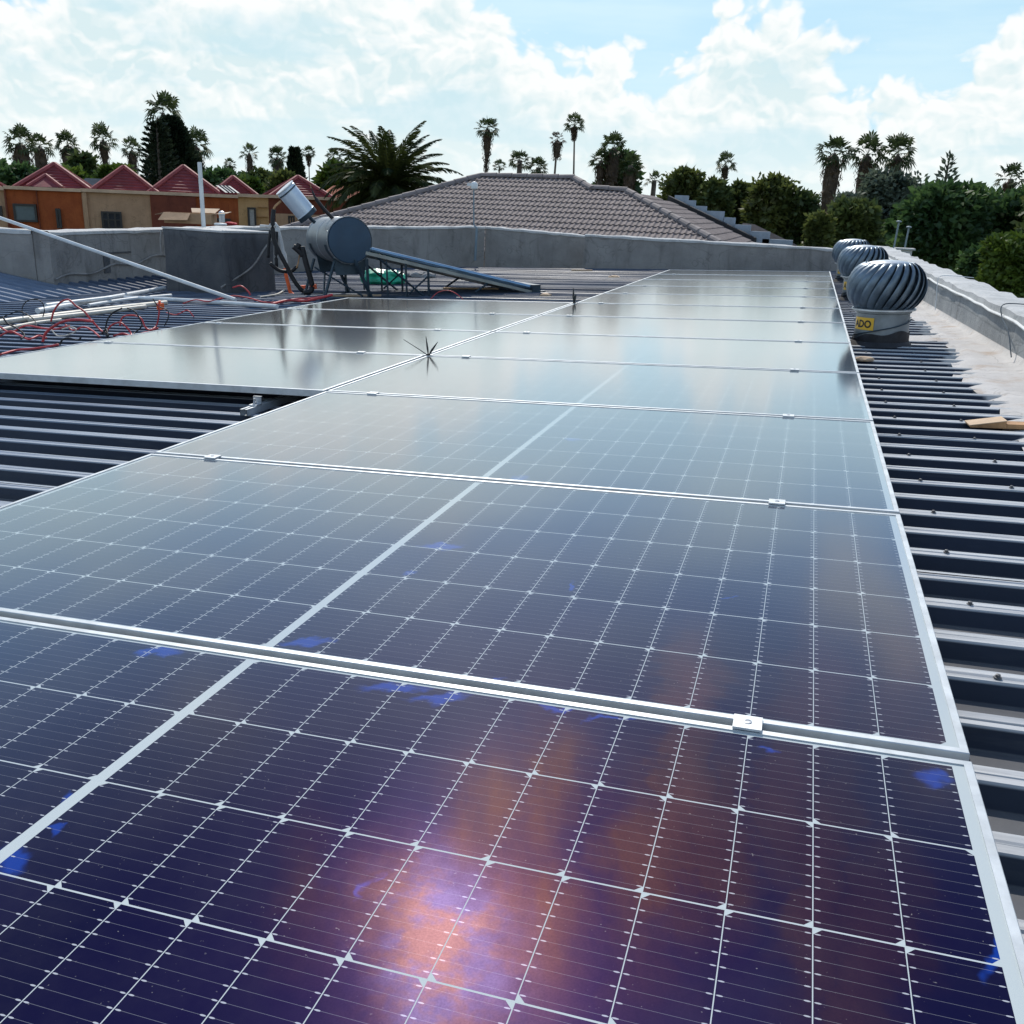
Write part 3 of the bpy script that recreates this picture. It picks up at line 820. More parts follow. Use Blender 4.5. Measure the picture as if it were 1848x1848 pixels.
# ------------------------------------------------------------------ solar water heater (local: X along the tubes, Y along the tank)
E1 = Vector((1.89, 1.67, 0)).normalized()
HB = Vector((-3.35, 9.54, ZT))
heater = root('solar_water_heater', HB, 'solar water heater with a fat grey tank and sloping glass tubes', 'water heater', roof=True, rot=math.atan2(E1.y, E1.x))
LEN = 1.05
mb = MB(); ax = Matrix(((1, 0, 0), (0, 0, 1), (0, 1, 0)))         # lathe axis along local Y
TC = Vector((-2.235, 0, .616)); TR = .245
mb.lathe([(TR - .004, .012), (TR, .0), (TR + .004, .004), (TR + .004, .045), (TR, .05), (TR, LEN - .05), (TR + .004, LEN - .045), (TR + .004, LEN), (TR - .02, LEN + .01)], 56, TC, ax)
mb.build('tank', M['tank'], heater, auto=35)
mb = MB(); mb.lathe([(TR - .006, .011), (TR - .012, -.004), (TR - .03, -.008), (.05, -.012), (.005, -.012)], 56, TC, ax)
tk = mb.build('end_cap', M['tank_end'], heater, auto=30)
mb = MB(); mb.lathe([(TR + .0015, LEN * .5 - .006), (TR + .003, LEN * .5), (TR + .0015, LEN * .5 + .006)], 56, TC, ax)
for k in range(16):
    w_ = 2 * math.pi * k / 16; mb.lathe([(.006, 0), (.005, .004)], 8, TC + Vector((math.cos(w_) * (TR + .003), .024, math.sin(w_) * (TR + .003))), Matrix(((math.sin(w_), 0, math.cos(w_)), (0, 1, 0), (-math.cos(w_), 0, math.sin(w_)))))
mb.build('seam', M['zinc'], heater)
# tubes
tA, tB = Vector((-2.06, 0, .535)), Vector((-.03, 0, .045))
for k in range(14):
    mb = MB(); yy = .03 + k * .072
    mb.tube([tA + Vector((0, yy, 0)), tB + Vector((0, yy, 0))], .026, 14); mb.build('vacuum_tube', M['tube'], heater, smooth_=False)
for yy in (-.012, 1.0):
    mb = MB(); d = (tB - tA).normalized(); nz = Vector((-d.z, 0, d.x)) * -1
    if nz.z > 0: nz = -nz
    p = [tA + nz * .0345, tB + nz * .0345]
    for o_ in (0,):
        mb.quad(*[q + Vector((0, yy, 0)) for q in (p[0], p[1], p[1] + nz * .034, p[0] + nz * .034)])
        mb.quad(*[q + Vector((0, yy + .03, 0)) for q in (p[0] + nz * .034, p[1] + nz * .034, p[1], p[0])])
        mb.quad(*[p[0] + Vector((0, yy, 0)), p[0] + Vector((0, yy + .03, 0)), p[1] + Vector((0, yy + .03, 0)), p[1] + Vector((0, yy, 0))])
        mb.quad(*[p[0] + nz * .034 + Vector((0, yy + .03, 0)), p[0] + nz * .034 + Vector((0, yy, 0)), p[1] + nz * .034 + Vector((0, yy, 0)), p[1] + nz * .034 + Vector((0, yy + .03, 0))])
    mb.build('side_rail', M['rail_pale'], heater)
mb = MB(); d = (tB - tA).normalized(); nz = Vector((d.z, 0, -d.x))
mb.quad(*[tA + nz * .042 + Vector((.12, -.005, 0)), tB + nz * .042 + Vector((-.1, -.005, 0)), tB + nz * .042 + Vector((-.1, 1.0, 0)), tA + nz * .042 + Vector((.12, 1.0, 0))])
mb.build('reflector', M['alu'], heater)
mb = MB(); mb.box((-.075, -.03, -.03), (.03, 1.03, .085)); mb.box((.03, -.02, -.03), (.10, .04, .01)); mb.build('tube_foot', M['steel_dark'], heater)
def bar(a, b, r=.013, name='leg', mat='steel_dark'):
    mb = MB(); mb.tube([a, b], r, 4); mb.build(name, M[mat], heater)
for yy in (0, .98):
    bar((-2.42, yy, .40), (-2.56, yy, -.01), .016); bar((-2.06, yy, .42), (-2.06, yy, 0), .016)
    bar((-2.20, yy, .42), (-2.02, yy, -.01), .02); bar((-1.98, yy, .47), (-1.42, yy, .0), .012, 'brace')
    bar((-1.84, yy, .40), (-1.84, yy, .02), .011); bar((-1.62, yy, .36), (-1.62, yy, .0), .012); bar((-1.36, yy, .30), (-1.36, yy, .0), .014)
    bar((-1.6, yy, .03), (-1.36, yy, .22), .010, 'brace'); bar((-.80, yy, .02), (-.62, yy, .13), .012, 'brace')
    bar((-2.60, yy, .0), (.05, yy, -.02), .014, 'base_rail')
bar((-2.56, 0, .02), (-2.30, .98, .30), .011, 'brace'); bar((-2.42, .98, .3), (-2.1, .1, .02), .011, 'brace')
for yy in (.06, .82):                         # dark cradle plates that wrap the underside of the tank
    mb = MB()
    P0 = []
    for j in range(13):
        a = R(190 + 160 * j / 12); P0.append((TC.x + (TR + .006) * math.cos(a), TC.z + (TR + .006) * math.sin(a)))
    for (xa, za), (xb, zb) in zip(P0, P0[1:]): mb.quad((xa, yy, za), (xb, yy, zb), (xb, yy + .12, zb), (xa, yy + .12, za))
    mb.quad((TC.x - .2, yy, TC.z - .12), (TC.x - .16, yy, TC.z - .36), (TC.x + .16, yy, TC.z - .36), (TC.x + .2, yy, TC.z - .12))
    mb.build('cradle', M['steel_dark'], heater)
# little feed tank leaning on top
fB, fT = Vector((-2.565, .45, .865)), Vector((-2.80, .45, 1.155))
fa = (fT - fB).normalized(); fx = Vector((0, 1, 0)); fm = Matrix((fa.cross(fx) * -1, fx, fa)).transposed()
mb = MB(); hl = (fT - fB).length
mb.lathe([(.085, 0), (.112, .004), (.112, .055), (.109, .058), (.109, hl - .05), (.112, hl - .047), (.112, hl - .012), (.10, hl)], 36, fB, fm)
ft = mb.build('feed_tank', M['feed'], heater, auto=35)
mb = MB(); mb.lathe([(.1135, .0), (.1135, .05)], 36, fB, fm); mb.lathe([(.1135, hl - .045), (.1135, hl - .03)], 36, fB, fm); mb.build('band', M['steel_dark'], ft, auto=35)
mb = MB(); mb.lathe([(.113, hl + .0), (.116, hl + .002), (.116, hl + .012), (.02, hl + .016)], 36, fB, fm); mb.build('lid', M['white_paint'], ft, auto=35)
mb = MB(); mb.tube([Vector((-2.50, .45, .80)), fB + Vector((0, 0, 0))], .02, 8); mb.build('connector', M['steel_dark'], ft)
mb = MB(); mb.tube(spline([(-2.535, .36, 1.16), (-2.50, .36, 1.06), (-2.42, .36, .95), (-2.31, .36, .83)]), [.006] * 3 + [.012] * 4 + [.02] * 12, 8); mb.build('vent_spike', M['black'], heater, smooth_=True)
mb = MB(); mb.tube(spline([(-2.535, .36, 1.15), (-2.545, .36, 1.20)]), .005, 6); mb.build('vent_tip', M['wood'], heater)
def hpt(px, py, yy):
    n = Vector((-E1.y, E1.x, 0)); p = RF.plane(px, py, n, HB + n * yy); d_ = p - HB
    return Vector((d_.dot(E1), yy, d_.z))
def hose(pts, r, name, mat, yy=.4):
    mb = MB(); mb.tube(spline([hpt(*p[:2], p[2] if len(p) > 2 else yy) for p in pts], 5), r, 8); mb.build(name, M[mat], heater, smooth_=True)
hose([(507, 363), (497, 372), (493, 380)], .012, 'copper_elbow', 'wood')
hose([(494, 378), (492, 400), (494, 430), (504, 455), (517, 480), (530, 505), (543, 522), (552, 528)], .024, 'lagged_pipe', 'black')
hose([(545, 445), (551, 470), (558, 495), (563, 515), (560, 526), (548, 528)], .030, 'lagged_pipe', 'black', .3)
hose([(540, 440), (536, 447), (530, 445), (541, 455), (546, 462)], .028, 'valve_cluster', 'black', .3)
hose([(541, 458), (538, 475), (535, 484)], .007, 'copper_pipe', 'wood', .35)
hose([(536, 480), (528, 488), (515, 490), (502, 487), (487, 475)], .020, 'lagged_pipe', 'black', .5)
hose([(488, 416), (485, 440), (484, 465)], .018, 'lagged_pipe', 'black', .8)
hose([(499, 418), (498, 445), (499, 482)], .020, 'lagged_pipe', 'black', .7)

# orange lagging hanging from the hoses
mb = MB(); pts = [RF.y(*p, 8.72) for p in ((513, 484), (517, 500), (521, 515), (524, 527), (531, 533), (541, 537))]
mb.tube(spline(pts, 4), [.014] * 3 + [.022] * 14 + [.018] * 3 + [.012], 7)
single(mb, 'foam_lagging', M['orange'], pts[3], 'bright orange foam lagging drooping from the black pipes', 'foam lagging', roof=True, smooth_=True)
mb = MB(); p = RF.z(566, 521, ZT)
mb.box((p.x - .035, p.y - .03, ZT), (p.x + .03, p.y + .03, ZT + .055)); mb.box((p.x - .17, p.y - .05, ZT), (p.x - .11, p.y + .02, ZT + .04))
single(mb, 'foam_offcut', M['orange'], (p.x, p.y, ZT), 'small orange foam offcut on the roof below the tank', 'foam offcut', roof=True)

# ------------------------------------------------------------------ things lying on the roof
def pipe(pts, r, label, mat='pvc', z=ZT + .02):
    P = [RF.z(p[0], p[1], z if len(p) < 3 else p[2]) for p in pts]
    mb = MB(); Q = spline(P, 5) if len(P) > 2 else P
    mb.tube(Q, r, 10)
    for q, d_ in ((Q[0], Q[1] - Q[0]), (Q[-1], Q[-2] - Q[-1])):
        mb.tube([q - d_.normalized() * .0008, q + d_.normalized() * .002], r * .8, 10)
    return single(mb, 'conduit_pipe', M[mat], (P[0].x, P[0].y, ZT), label, 'pipe', 'plastic conduits left on the roof', roof=True, smooth_=False)
pipe([(-30, 586), (0, 581), (173, 560), (300, 546)], .024, 'longest cream conduit, lowest of the pile at the left roof edge', 'pvc_old', ZT + .024)
pipe([(52, 577), (156, 566), (262, 553)], .021, 'cream conduit close above the red cables, tied with black cord', 'pvc_old', ZT + .022)
pipe([(68, 561), (180, 541), (296, 520)], .026, 'white conduit sloping up to the foot of the chimney block', 'pvc', ZT + .045)
pipe([(83, 551), (140, 544), (200, 537)], .020, 'short white conduit lying against the sloping one', 'pvc', ZT + .07)
pipe([(160, 551), (230, 540), (309, 533)], .018, 'thin white conduit with its open end facing the camera', 'pvc', ZT + .03)
pipe([(225, 537), (320, 541), (500, 553)], .021, 'white conduit running behind the left block towards the heater', 'pvc', ZT + .03)
pipe([(-20, 599), (60, 583), (110, 577)], .013, 'thin cream conduit half buried in red cable at the left edge', 'pvc_old', ZT + .015)
pipe([(470, 536), (500, 531), (512, 524)], .010, 'thin grey conduit at the foot of the chimney block', 'pvc_old', ZT + .012)
# long pole leaning on the wall corner
Wc = RF.y(80, 421, 8.06); Ge = RF.z(425, 541, ZT + .03); dpole = (Wc - Ge)
mb = MB(); mb.tube([Ge, Ge + dpole * 1.9], .021, 12)
single(mb, 'leaning_pole', M['pvc'], (Ge.x, Ge.y, ZT), 'long white pole leaning across the grey wall corner', 'pole', roof=True)

def cable(pts, mat, r, label, yb, group):
    """a stiff cable: points are read on an upright plane through yb, kept above the sheet"""
    P = []
    for px, py in pts:
        q = RF.y(px, py, yb)
        if q.z < ZT + .012: q = RF.z(px, py, ZT + .012)
        P.append(q)
    mb = MB(); mb.tube(spline(P, 6), r * .74, 7)
    single(mb, 'loose_cable', M[mat], (P[0].x, P[0].y, ZT), label, 'cable', group, roof=True, smooth_=True)
GR, GK = 'red cables tangled on the left roof', 'black cables looped on the left roof'
def yo(px, py): return RF.z(px, py, ZT + .012).y
cable([(77, 617), (82, 602), (95, 590), (115, 580), (140, 577), (168, 580)], 'red', .013, 'thick pink red cable arching just above the near panel edge', yo(90, 617), GR)
cable([(92, 580), (98, 560), (110, 545), (124, 541), (137, 552), (152, 562), (165, 578), (182, 596), (190, 600)], 'red', .010, 'red cable arching high over the pile of conduits', yo(180, 596), GR)
cable([(0, 590), (20, 600), (45, 588), (75, 592), (100, 594), (125, 588)], 'red', .010, 'red cable lying beneath the cream conduits at the left edge', yo(50, 600), GR)
cable([(0, 640), (30, 632), (70, 628), (105, 622)], 'red', .010, 'red cable beside the lower left panel corner', yo(40, 632), GR)
cable([(190, 603), (200, 588), (215, 582), (228, 590), (237, 604), (232, 612)], 'red', .009, 'small red cable loop standing near the black knot', yo(200, 604), GR)
cable([(216, 588), (222, 572), (240, 569), (255, 575), (262, 590), (272, 596), (285, 592)], 'red', .009, 'thin red cable hoop in front of the grey ribs', yo(270, 596), GR)
cable([(286, 548), (287, 565), (282, 588), (270, 595), (262, 590)], 'red', .008, 'red cable drooping from the conduits with an orange plug', yo(282, 592), GR)
cable([(300, 564), (318, 568), (338, 560), (350, 572)], 'red', .007, 'short wavy red cable beside the panel frame', yo(330, 572), GR)
cable([(420, 519), (435, 516), (448, 526), (452, 533)], 'red', .012, 'red hoop against the foot of the chimney block', yo(450, 535), GR)
cable([(395, 540), (420, 534), (450, 538), (475, 545), (500, 546)], 'red', .011, 'flat red cable running from chimney block to heater', yo(450, 540), GR)
cable([(490, 549), (520, 542), (550, 543), (580, 537), (600, 532)], 'red', .018, 'red cable bundle at the corner of the left block', yo(540, 545), GR)
cable([(505, 546), (530, 540), (560, 538), (590, 534)], 'red', .012, 'second red cable in the bundle beside the orange lagging', yo(540, 541), GR)
cable([(777, 540), (790, 528), (806, 524), (820, 528), (836, 540)], 'red', .006, 'red cable arch under the sloping glass tubes', yo(800, 540), GR)
cable([(42, 568), (40, 556), (48, 544), (64, 540), (76, 546), (80, 560), (76, 576)], 'black', .006, 'black cable hoop around the conduit ends', yo(60, 576), GK)
cable([(190, 600), (193, 580), (202, 566), (220, 556)], 'black', .008, 'curved black cable rising from the knot', yo(192, 601), GK)
cable([(230, 556), (243, 562), (252, 575), (256, 588), (244, 600), (238, 606)], 'black', .007, 'black cable bowing right of the red hoop', yo(245, 602), GK)
cable([(276, 539), (285, 552), (302, 560), (304, 572), (297, 588)], 'black', .006, 'black cable hanging off the white conduit', yo(298, 590), GK)
cable([(184, 602), (192, 594), (194, 608), (188, 598), (196, 606)], 'black', .009, 'black cable knot lying between red loops', yo(190, 606), GK)
cable([(0, 574), (20, 566), (36, 562), (60, 575), (66, 590)], 'black', .006, 'black cable trailing under the conduits at the left edge', yo(60, 588), GK)
cable([(108, 622), (112, 614), (122, 610), (140, 614), (146, 609)], 'black', .008, 'black cable stub at the left panel frame', yo(110, 622), GK)
cable([(0, 606), (18, 598), (34, 604), (52, 612), (70, 606), (84, 610)], 'red', .010, 'red cable wriggling along the lowest ribs at the left edge', yo(40, 608), GR)
cable([(5, 572), (14, 584), (30, 592), (44, 604), (38, 612)], 'black', .008, 'black cable dropping off the conduits at the left edge', yo(40, 610), GK)
cable([(118, 586), (132, 596), (150, 590), (166, 596), (180, 608)], 'red', .009, 'thin red cable lying between the big arch and the knot', yo(150, 602), GR)
cable([(205, 606), (222, 602), (240, 607), (262, 600), (276, 601)], 'red', .010, 'red cable tail lying along the frame right of the knot', yo(240, 608), GR)
cable([(330, 548), (352, 541), (376, 544), (398, 538)], 'red', .009, 'red cable lying across the foot of the leaning pole', yo(360, 548), GR)
cable([(92, 594), (104, 606), (124, 604), (138, 596), (128, 590), (112, 594)], 'pvc_old', .006, 'thin grey cable curl among the red cables', yo(110, 606), GR)
mb = MB(); p = RF.z(288, 553, ZT + .03)
mb.box((p.x - .02, p.y - .02, ZT), (p.x + .03, p.y + .03, ZT + .06)); mb.tube([(p.x, p.y, ZT + .06), (p.x + .01, p.y, ZT + .085)], .012, 8)
single(mb, 'cable_plug', M['orange'], (p.x, p.y, ZT), 'small orange plug on the cream conduits', 'plug', roof=True)

def lump(mb, c, rx, ry, rz_, seed, n=3, jag=.25):
    b = bmesh.new(); bmesh.ops.create_icosphere(b, subdivisions=n, radius=1); rr2 = random.Random(seed)
    from mathutils import noise as mn
    base = len(mb.v); sd = Vector((seed * 3.1, seed * 1.7, 0))
    for v in b.verts:
        k = 1 + jag * mn.noise(v.co * 2.2 + sd) + jag * .5 * mn.noise(v.co * 6 + sd)
        z = v.co.z * rz_ * k
        mb.v.append(Vector((c[0] + v.co.x * rx * k, c[1] + v.co.y * ry * k, max(c[2] + z, ZT))))
    for f in b.faces: mb.f.append(tuple(base + v.index for v in f.verts))
    b.free()
p = RF.z(692, 512, ZT); mb = MB(); lump(mb, (p.x, p.y, ZT + .07), .34, .2, .12, 3)
single(mb, 'plastic_bag', M['green'], (p.x, p.y, ZT), 'crumpled green plastic bag under the water heater', 'bag', roof=True)
p = RF.z(742, 500, ZT); mb = MB()
for k in range(6): lump(mb, (p.x - .3 + k * .13, p.y + rnd.uniform(-.15, .15), ZT + .03), .11, .08, .05, k + 11, 2, .4)
single(mb, 'rubble_heap', M['rubble'], (p.x, p.y, ZT), 'small heap of grey rubble behind the green bag', 'rubble', roof=True)
p = RF.z(832, 478, ZT); mb = MB(); lump(mb, (p.x, p.y, ZT + .1), .40, .25, .20, 5, 3, .35)
single(mb, 'tarp_bundle', M['black'], (p.x, p.y, ZT), 'black tarpaulin bundle at the foot of the conduit pole', 'tarpaulin', roof=True)
for px, py, s_, lab in ((1108, 501, .05, 'pale scrap beside the far end of the long row'), (985, 534, .045, 'cream scrap at the foot of the glass tubes'), (1560, 651, .035, 'cream pebble between the ribs beside the nearest vent')):
    p = RF.z(px, py, ZT); mb = MB(); lump(mb, (p.x, p.y, ZT + .01), s_ * 1.6, s_, s_ * .5, px, 2, .3)
    single(mb, 'scrap_piece', M['card_pale'], (p.x, p.y, ZT), lab, 'scrap', 'pale scraps on the roof', roof=True)
for px, py, L_, a_, lab in ((1050, 489, .35, 4, 'flat pale board near the recessed parapet'), (640, 535, .6, 20, 'flat board lying under the tank'), (850, 522, .7, 8, 'flat board under the middle of the glass tubes')):
    p = RF.z(px, py, ZT); mb = MB(); mb.box((-L_ / 2, -.03, 0), (L_ / 2, .03, .018), Matrix.Translation((p.x, p.y, ZT + .002)) @ Matrix.Rotation(R(a_), 4, 'Z'))
    single(mb, 'board_offcut', M['card_pale'], (p.x, p.y, ZT), lab, 'board', 'boards left on the roof', roof=True)
# wedge shaped wooden offcut on the right
p = RF.z(1801, 771, ZT); mb = MB(); mm = Matrix.Translation((p.x, p.y, ZT)) @ Matrix.Rotation(R(4), 4, 'Z') @ Matrix.Diagonal((.72, .6, .55, 1))
i = len(mb.v)
P = [(-.155, -.05, .002), (.035, -.05, .002), (.035, .10, .002), (-.155, .10, .002), (-.155, -.05, .012), (.03, -.05, .055), (.03, .10, .055), (-.155, .10, .012)]
mb.v += [mm @ Vector(q) for q in P]
for f in ((0, 3, 2, 1), (0, 1, 5, 4), (1, 2, 6, 5), (2, 3, 7, 6), (3, 0, 4, 7), (4, 5, 6, 7)): mb.f.append(tuple(i + k for k in f))
mb.box((.036, -.045, .002), (.15, .07, .035), mm)
wt = root('wood_offcut', (p.x, p.y, ZT), 'wedge of brown wood with a pale top on the right ribs', 'wood offcut', roof=True)
mb.build('wedge', M['wood'], wt, origin=(p.x, p.y, ZT))
mb = MB(); mb.v += [mm @ Vector(q) for q in ((-.16, -.053, .0135), (.032, -.053, .0565), (.032, .103, .0565), (-.16, .103, .0135), (-.16, -.053, .0195), (.032, -.053, .0625), (.032, .103, .0625), (-.16, .103, .0195))]
for f in ((0, 3, 2, 1), (0, 1, 5, 4), (1, 2, 6, 5), (2, 3, 7, 6), (3, 0, 4, 7), (4, 5, 6, 7)): mb.f.append(f)
mb.build('pale_top', M['card_pale'], wt, origin=(p.x, p.y, ZT))
for k, (px, py) in enumerate(((1692, 548), (1664, 543))):
    p = RF.z(px, py, ZT + .02); mb = MB(); mb.tube(spline([(p.x - .06, p.y, ZT + .012), (p.x - .02, p.y, ZT + .03), (p.x + .05, p.y + .02, ZT + .013)]), .005, 6)
    single(mb, 'wire_scrap', M['black'], (p.x, p.y, ZT), ['black wire scrap on the beige membrane right of the nearest vent', 'second black wire scrap touching the nearest vent head'][k], 'wire', 'wire scraps on the membrane', roof=True)
# cables draped over the right parapet
for k, (yy, lab) in enumerate(((7.9, 'thin grey cable draped over the pale parapet near the vents'), (5.35, 'thin dark cable crossing the pale parapet nearer the camera'))):
    x0 = parx(yy); zt = TILT.inverted() @ Vector((x0, yy, .13 + .2 * (yy + 3.4) / 18.46)); zt = zt.z
    mb = MB(); mb.tube(spline([(x0 - .035, yy - .12 - .45 * k, -.06), (x0 - .03, yy - .05 - .3 * k, .06), (x0 - .03, yy - .1 * k, zt - .06), (x0 - .015, yy + .02, zt + .012), (x0 + .12, yy + .06, zt + .014), (x0 + .27, yy + .08, zt + .0)]), .0035, 6)
    single(mb, 'draped_cable', M[('pvc', 'steel_dark')[k]], (x0 - .035, yy, -.06), lab, 'cable', 'cables over the right parapet', roof=True)

# conduit pole with a lamp, at the back parapet
b0 = WF.y(858, 470, 15.30); t0 = WF.y(855, 336, 15.30)
cp = root('lamp_pole', (b0.x, 15.28, b0.z), 'slim grey pole with a pale lamp head before the tiled roof', 'lamp pole')
mb = MB(); mb.tube([(b0.x, 15.28, b0.z), (b0.x + .01, 15.30, .28), (t0.x + .02, 15.30, .34), (t0.x, 15.30, t0.z)], [.024, .022, .014, .012], 10); mb.build('pole', M['lamp_post'], cp, origin=(b0.x, 15.28, b0.z))
mb = MB(); mb.lathe([(.03, 0), (.06, .02), (.065, .09), (.04, .13), (.01, .14)], 14, (t0.x + .01, 15.30, t0.z - .06)); mb.box((t0.x - .11, 15.25, t0.z + .0), (t0.x - .02, 15.36, t0.z + .05)); mb.build('lamp_head', M['white_paint'], cp, origin=(b0.x, 15.28, b0.z), auto=40)
# small white post at the far right corner
p = WF.y(1631, 452, 15.1)
mb = MB(); mb.box((p.x - .10, 15.02, -.3), (p.x + .12, 15.32, .292)); mb.box((p.x - .13, 14.99, .292), (p.x + .16, 15.35, .315))
single(mb, 'corner_pier', M['wall_cap'], (p.x, 15.1, -.3), 'stubby pale pier at the corner where the parapets meet', 'pier')

# ------------------------------------------------------------------ on the chimney block
ct = .288
p = WF.z(345, 403, ct)
cb = root('cardboard_box', (p.x, p.y, ct), 'open cardboard box lying on the chimney block', 'cardboard box', rot=R(24))
mb = MB(); a, b_, h_ = .31, .20, .135; t_ = .006
for lo, hi in (((-a, -b_, 0), (a, -b_ + t_, h_)), ((-a, b_ - t_, 0), (a, b_, h_)), ((-a, -b_ + t_, 0), (-a + t_, b_ - t_, h_)), ((a - t_, -b_ + t_, 0), (a, b_ - t_, h_)), ((-a + t_, -b_ + t_, 0), (a - t_, b_ - t_, t_))): mb.box(lo, hi)
mb.build('box', M['card'], cb)
def flap(P, nm='flap', mat='card_pale'):
    mb = MB(); P = [Vector(q) for q in P]; n = (P[1] - P[0]).cross(P[3] - P[0]).normalized() * .005
    i = len(mb.v); mb.v += P + [q + n for q in P]
    for f in ((3, 2, 1, 0), (4, 5, 6, 7), (0, 1, 5, 4), (1, 2, 6, 5), (2, 3, 7, 6), (3, 0, 4, 7)): mb.f.append(tuple(i + k for k in f))
    mb.build(nm, M[mat], cb)
flap([(-a, -b_, h_ + .002), (.04, -b_, h_ + .002), (.02, -b_ - .13, h_ - .085), (-a - .05, -b_ - .13, h_ - .095)], 'flap', 'card')
flap([(a, -b_ + .01, h_ + .002), (a, b_ - .01, h_ + .002), (a + .20, b_ + .02, h_ + .035), (a + .21, -b_ - .02, h_ + .02)])
flap([(-.02, b_, h_ + .002), (a - .02, b_, h_ + .002), (a + .02, b_ + .16, h_ + .06), (-.06, b_ + .15, h_ + .055)])
flap([(-a, b_ - .02, h_ + .002), (-a, -b_ + .02, h_ + .002), (-a - .12, -b_ + .02, h_ - .03), (-a - .12, b_ - .02, h_ - .03)], 'flap', 'card')
b0 = WF.y(366, 392, 9.25); t0 = WF.y(360, 293, 9.25)
mb = MB(); mb.tube([(b0.x + .005, 9.25, .28), (t0.x, 9.25, t0.z)], .026, 12); mb.tube([(t0.x, 9.25, t0.z - .001), (t0.x, 9.25, t0.z + .003)], .02, 12)
single(mb, 'vent_pipe', M['pvc'], (b0.x, 9.25, .28), 'tall white vent pipe rising behind the cardboard box', 'vent pipe')
p = WF.z(401, 401, ct)
mb = MB(); mb.lathe([(.042, 0), (.042, .10), (.048, .105), (.048, .125), (.036, .15), (.012, .16)], 20, (p.x, p.y, ct))
single(mb, 'flue_stub', M['zinc'], (p.x, p.y, ct), 'short round topped grey flue right of the cardboard box', 'flue', auto=35)
p = WF.z(398, 407, ct)
mb = MB(); mb.lathe([(.075, 0), (.085, .012), (.075, .03), (.02, .034)], 20, (p.x, p.y, ct)); single(mb, 'white_lid', M['white_paint'], (p.x, p.y, ct), 'white round lid lying on the chimney block', 'lid', smooth_=True)
p = WF.z(417, 405, ct)
mb = MB(); lump(mb, (p.x, p.y, ct + .012), .10, .06, .022, 21, 2, .4); single(mb, 'red_cloth', M['red_rag'], (p.x, p.y, ct), 'red rag beside the white lid', 'rag')
mb = MB(); p1, p2, p3, p4 = [WF.y(*q, bC.y + .12) for q in ((470, 408), (488, 409), (497, 406), (503, 412))]
mb.tube(spline([p1, p2, p3, p4]), [.02] * 6 + [.035] * 7 + [.02] * 6, 8)
p5 = [WF.y(*q, bC.y + .1) for q in ((500, 412), (507, 440), (512, 470), (514, 486))]
mb.tube(spline(p5, 5), [.03] * 8 + [.045] * 5 + [.02] * 3, 8)
single(mb, 'cloth_strip', M['wall_cap'], (p1.x, p1.y, p1.z), 'dirty white cloth strip knotted at the chimney block corner', 'cloth', smooth_=True)

# ------------------------------------------------------------------ brown tiled neighbour roof
TP = .42; n_f = Vector((0, -TP, 1)); p_f = Vector((0, 27, 1.52))
nb = root('tiled_house', (-7, 25, GZ), 'neighbouring house with a brown tiled hip roof behind the parapet', 'house')
def tile_face(poly, udir, vdir, name, roll=.15, gauge=.34, ph=.028):
    """poly: corners on the roof plane; udir runs along the courses, vdir up the slope"""
    o = Vector(poly[0]); udir = Vector(udir).normalized(); vdir = Vector(vdir).normalized(); nrm = udir.cross(vdir).normalized()
    P = [((Vector(q) - o).dot(udir), (Vector(q) - o).dot(vdir)) for q in poly]
    def span(v):
        xs_ = []
        for (ua, va), (ub, vb) in zip(P, P[1:] + P[:1]):
            if (va - v) * (vb - v) < 0: xs_.append(ua + (ub - ua) * (v - va) / (vb - va))
        return (min(xs_), max(xs_)) if len(xs_) >= 2 else None
    v0 = min(q[1] for q in P); v1 = max(q[1] for q in P); mb = MB(); k = 0
    v = v0
    prof_ = [0, .55, 1, 1, .55, 0, -.05, -.05]            # one roll and its pan
    while v < v1 - .02:
        vt = min(v + gauge, v1); sp = span(v + gauge * .5 if v + gauge * .5 < v1 else (v + v1) / 2)
        if sp:
            a, b = sp; c0, c1 = int(math.floor(a / roll * 8)), int(math.ceil(b / roll * 8)); i0 = len(mb.v); m_ = 0
            for c in range(c0, c1 + 1):
                u_ = c * roll / 8; h = prof_[c % 8] * .026
                for vv, add in ((v, -.012), (v, ph), (vt, .004)):
                    mb.v.append(o + udir * u_ + vdir * vv + nrm * (h + add + (0 if add < 0 else 0)))
                m_ += 1
            for c in range(m_ - 1):
                q = i0 + c * 3; mb.f += [(q, q + 3, q + 4, q + 1), (q + 1, q + 4, q + 5, q + 2)]
        v += gauge; k += 1
    return mb.build(name, M['tile'], nb, origin=(-7, 25, GZ))
fp = [WF.plane(*q, n_f, p_f) for q in ((868, 318), (1035, 322), (1065, 340), (1130, 345), (1290, 435), (620, 385))]
hr = (fp[4] - fp[3]); hl = (fp[5] - fp[0])
yE = 22.2
eR = fp[3] + hr * ((yE - fp[3].y) / hr.y); eL = fp[0] + hl * ((yE - fp[0].y) / hl.y)
tile_face([eL, eR, fp[3], fp[2], fp[1], fp[0]], (1, 0, 0), (0, 1, TP), 'roof')
n_s = hr.cross(Vector((0, 1, 0))); n_s = n_s if n_s.z > 0 else -n_s
sp_ = [WF.plane(*q, n_s, fp[3]) for q in ((1208, 364), (1358, 437))]
sE = sp_[0] + (sp_[1] - sp_[0]) * 1.25
vs_ = Vector((n_s.x, 0, n_s.z)); vs_ = Vector((-n_s.z, 0, n_s.x)).normalized(); vs_ = vs_ if vs_.z > 0 else -vs_
tile_face([eR, sE, sp_[0], fp[3]], (0, 1, 0), vs_, 'roof', .3, .34, .03)
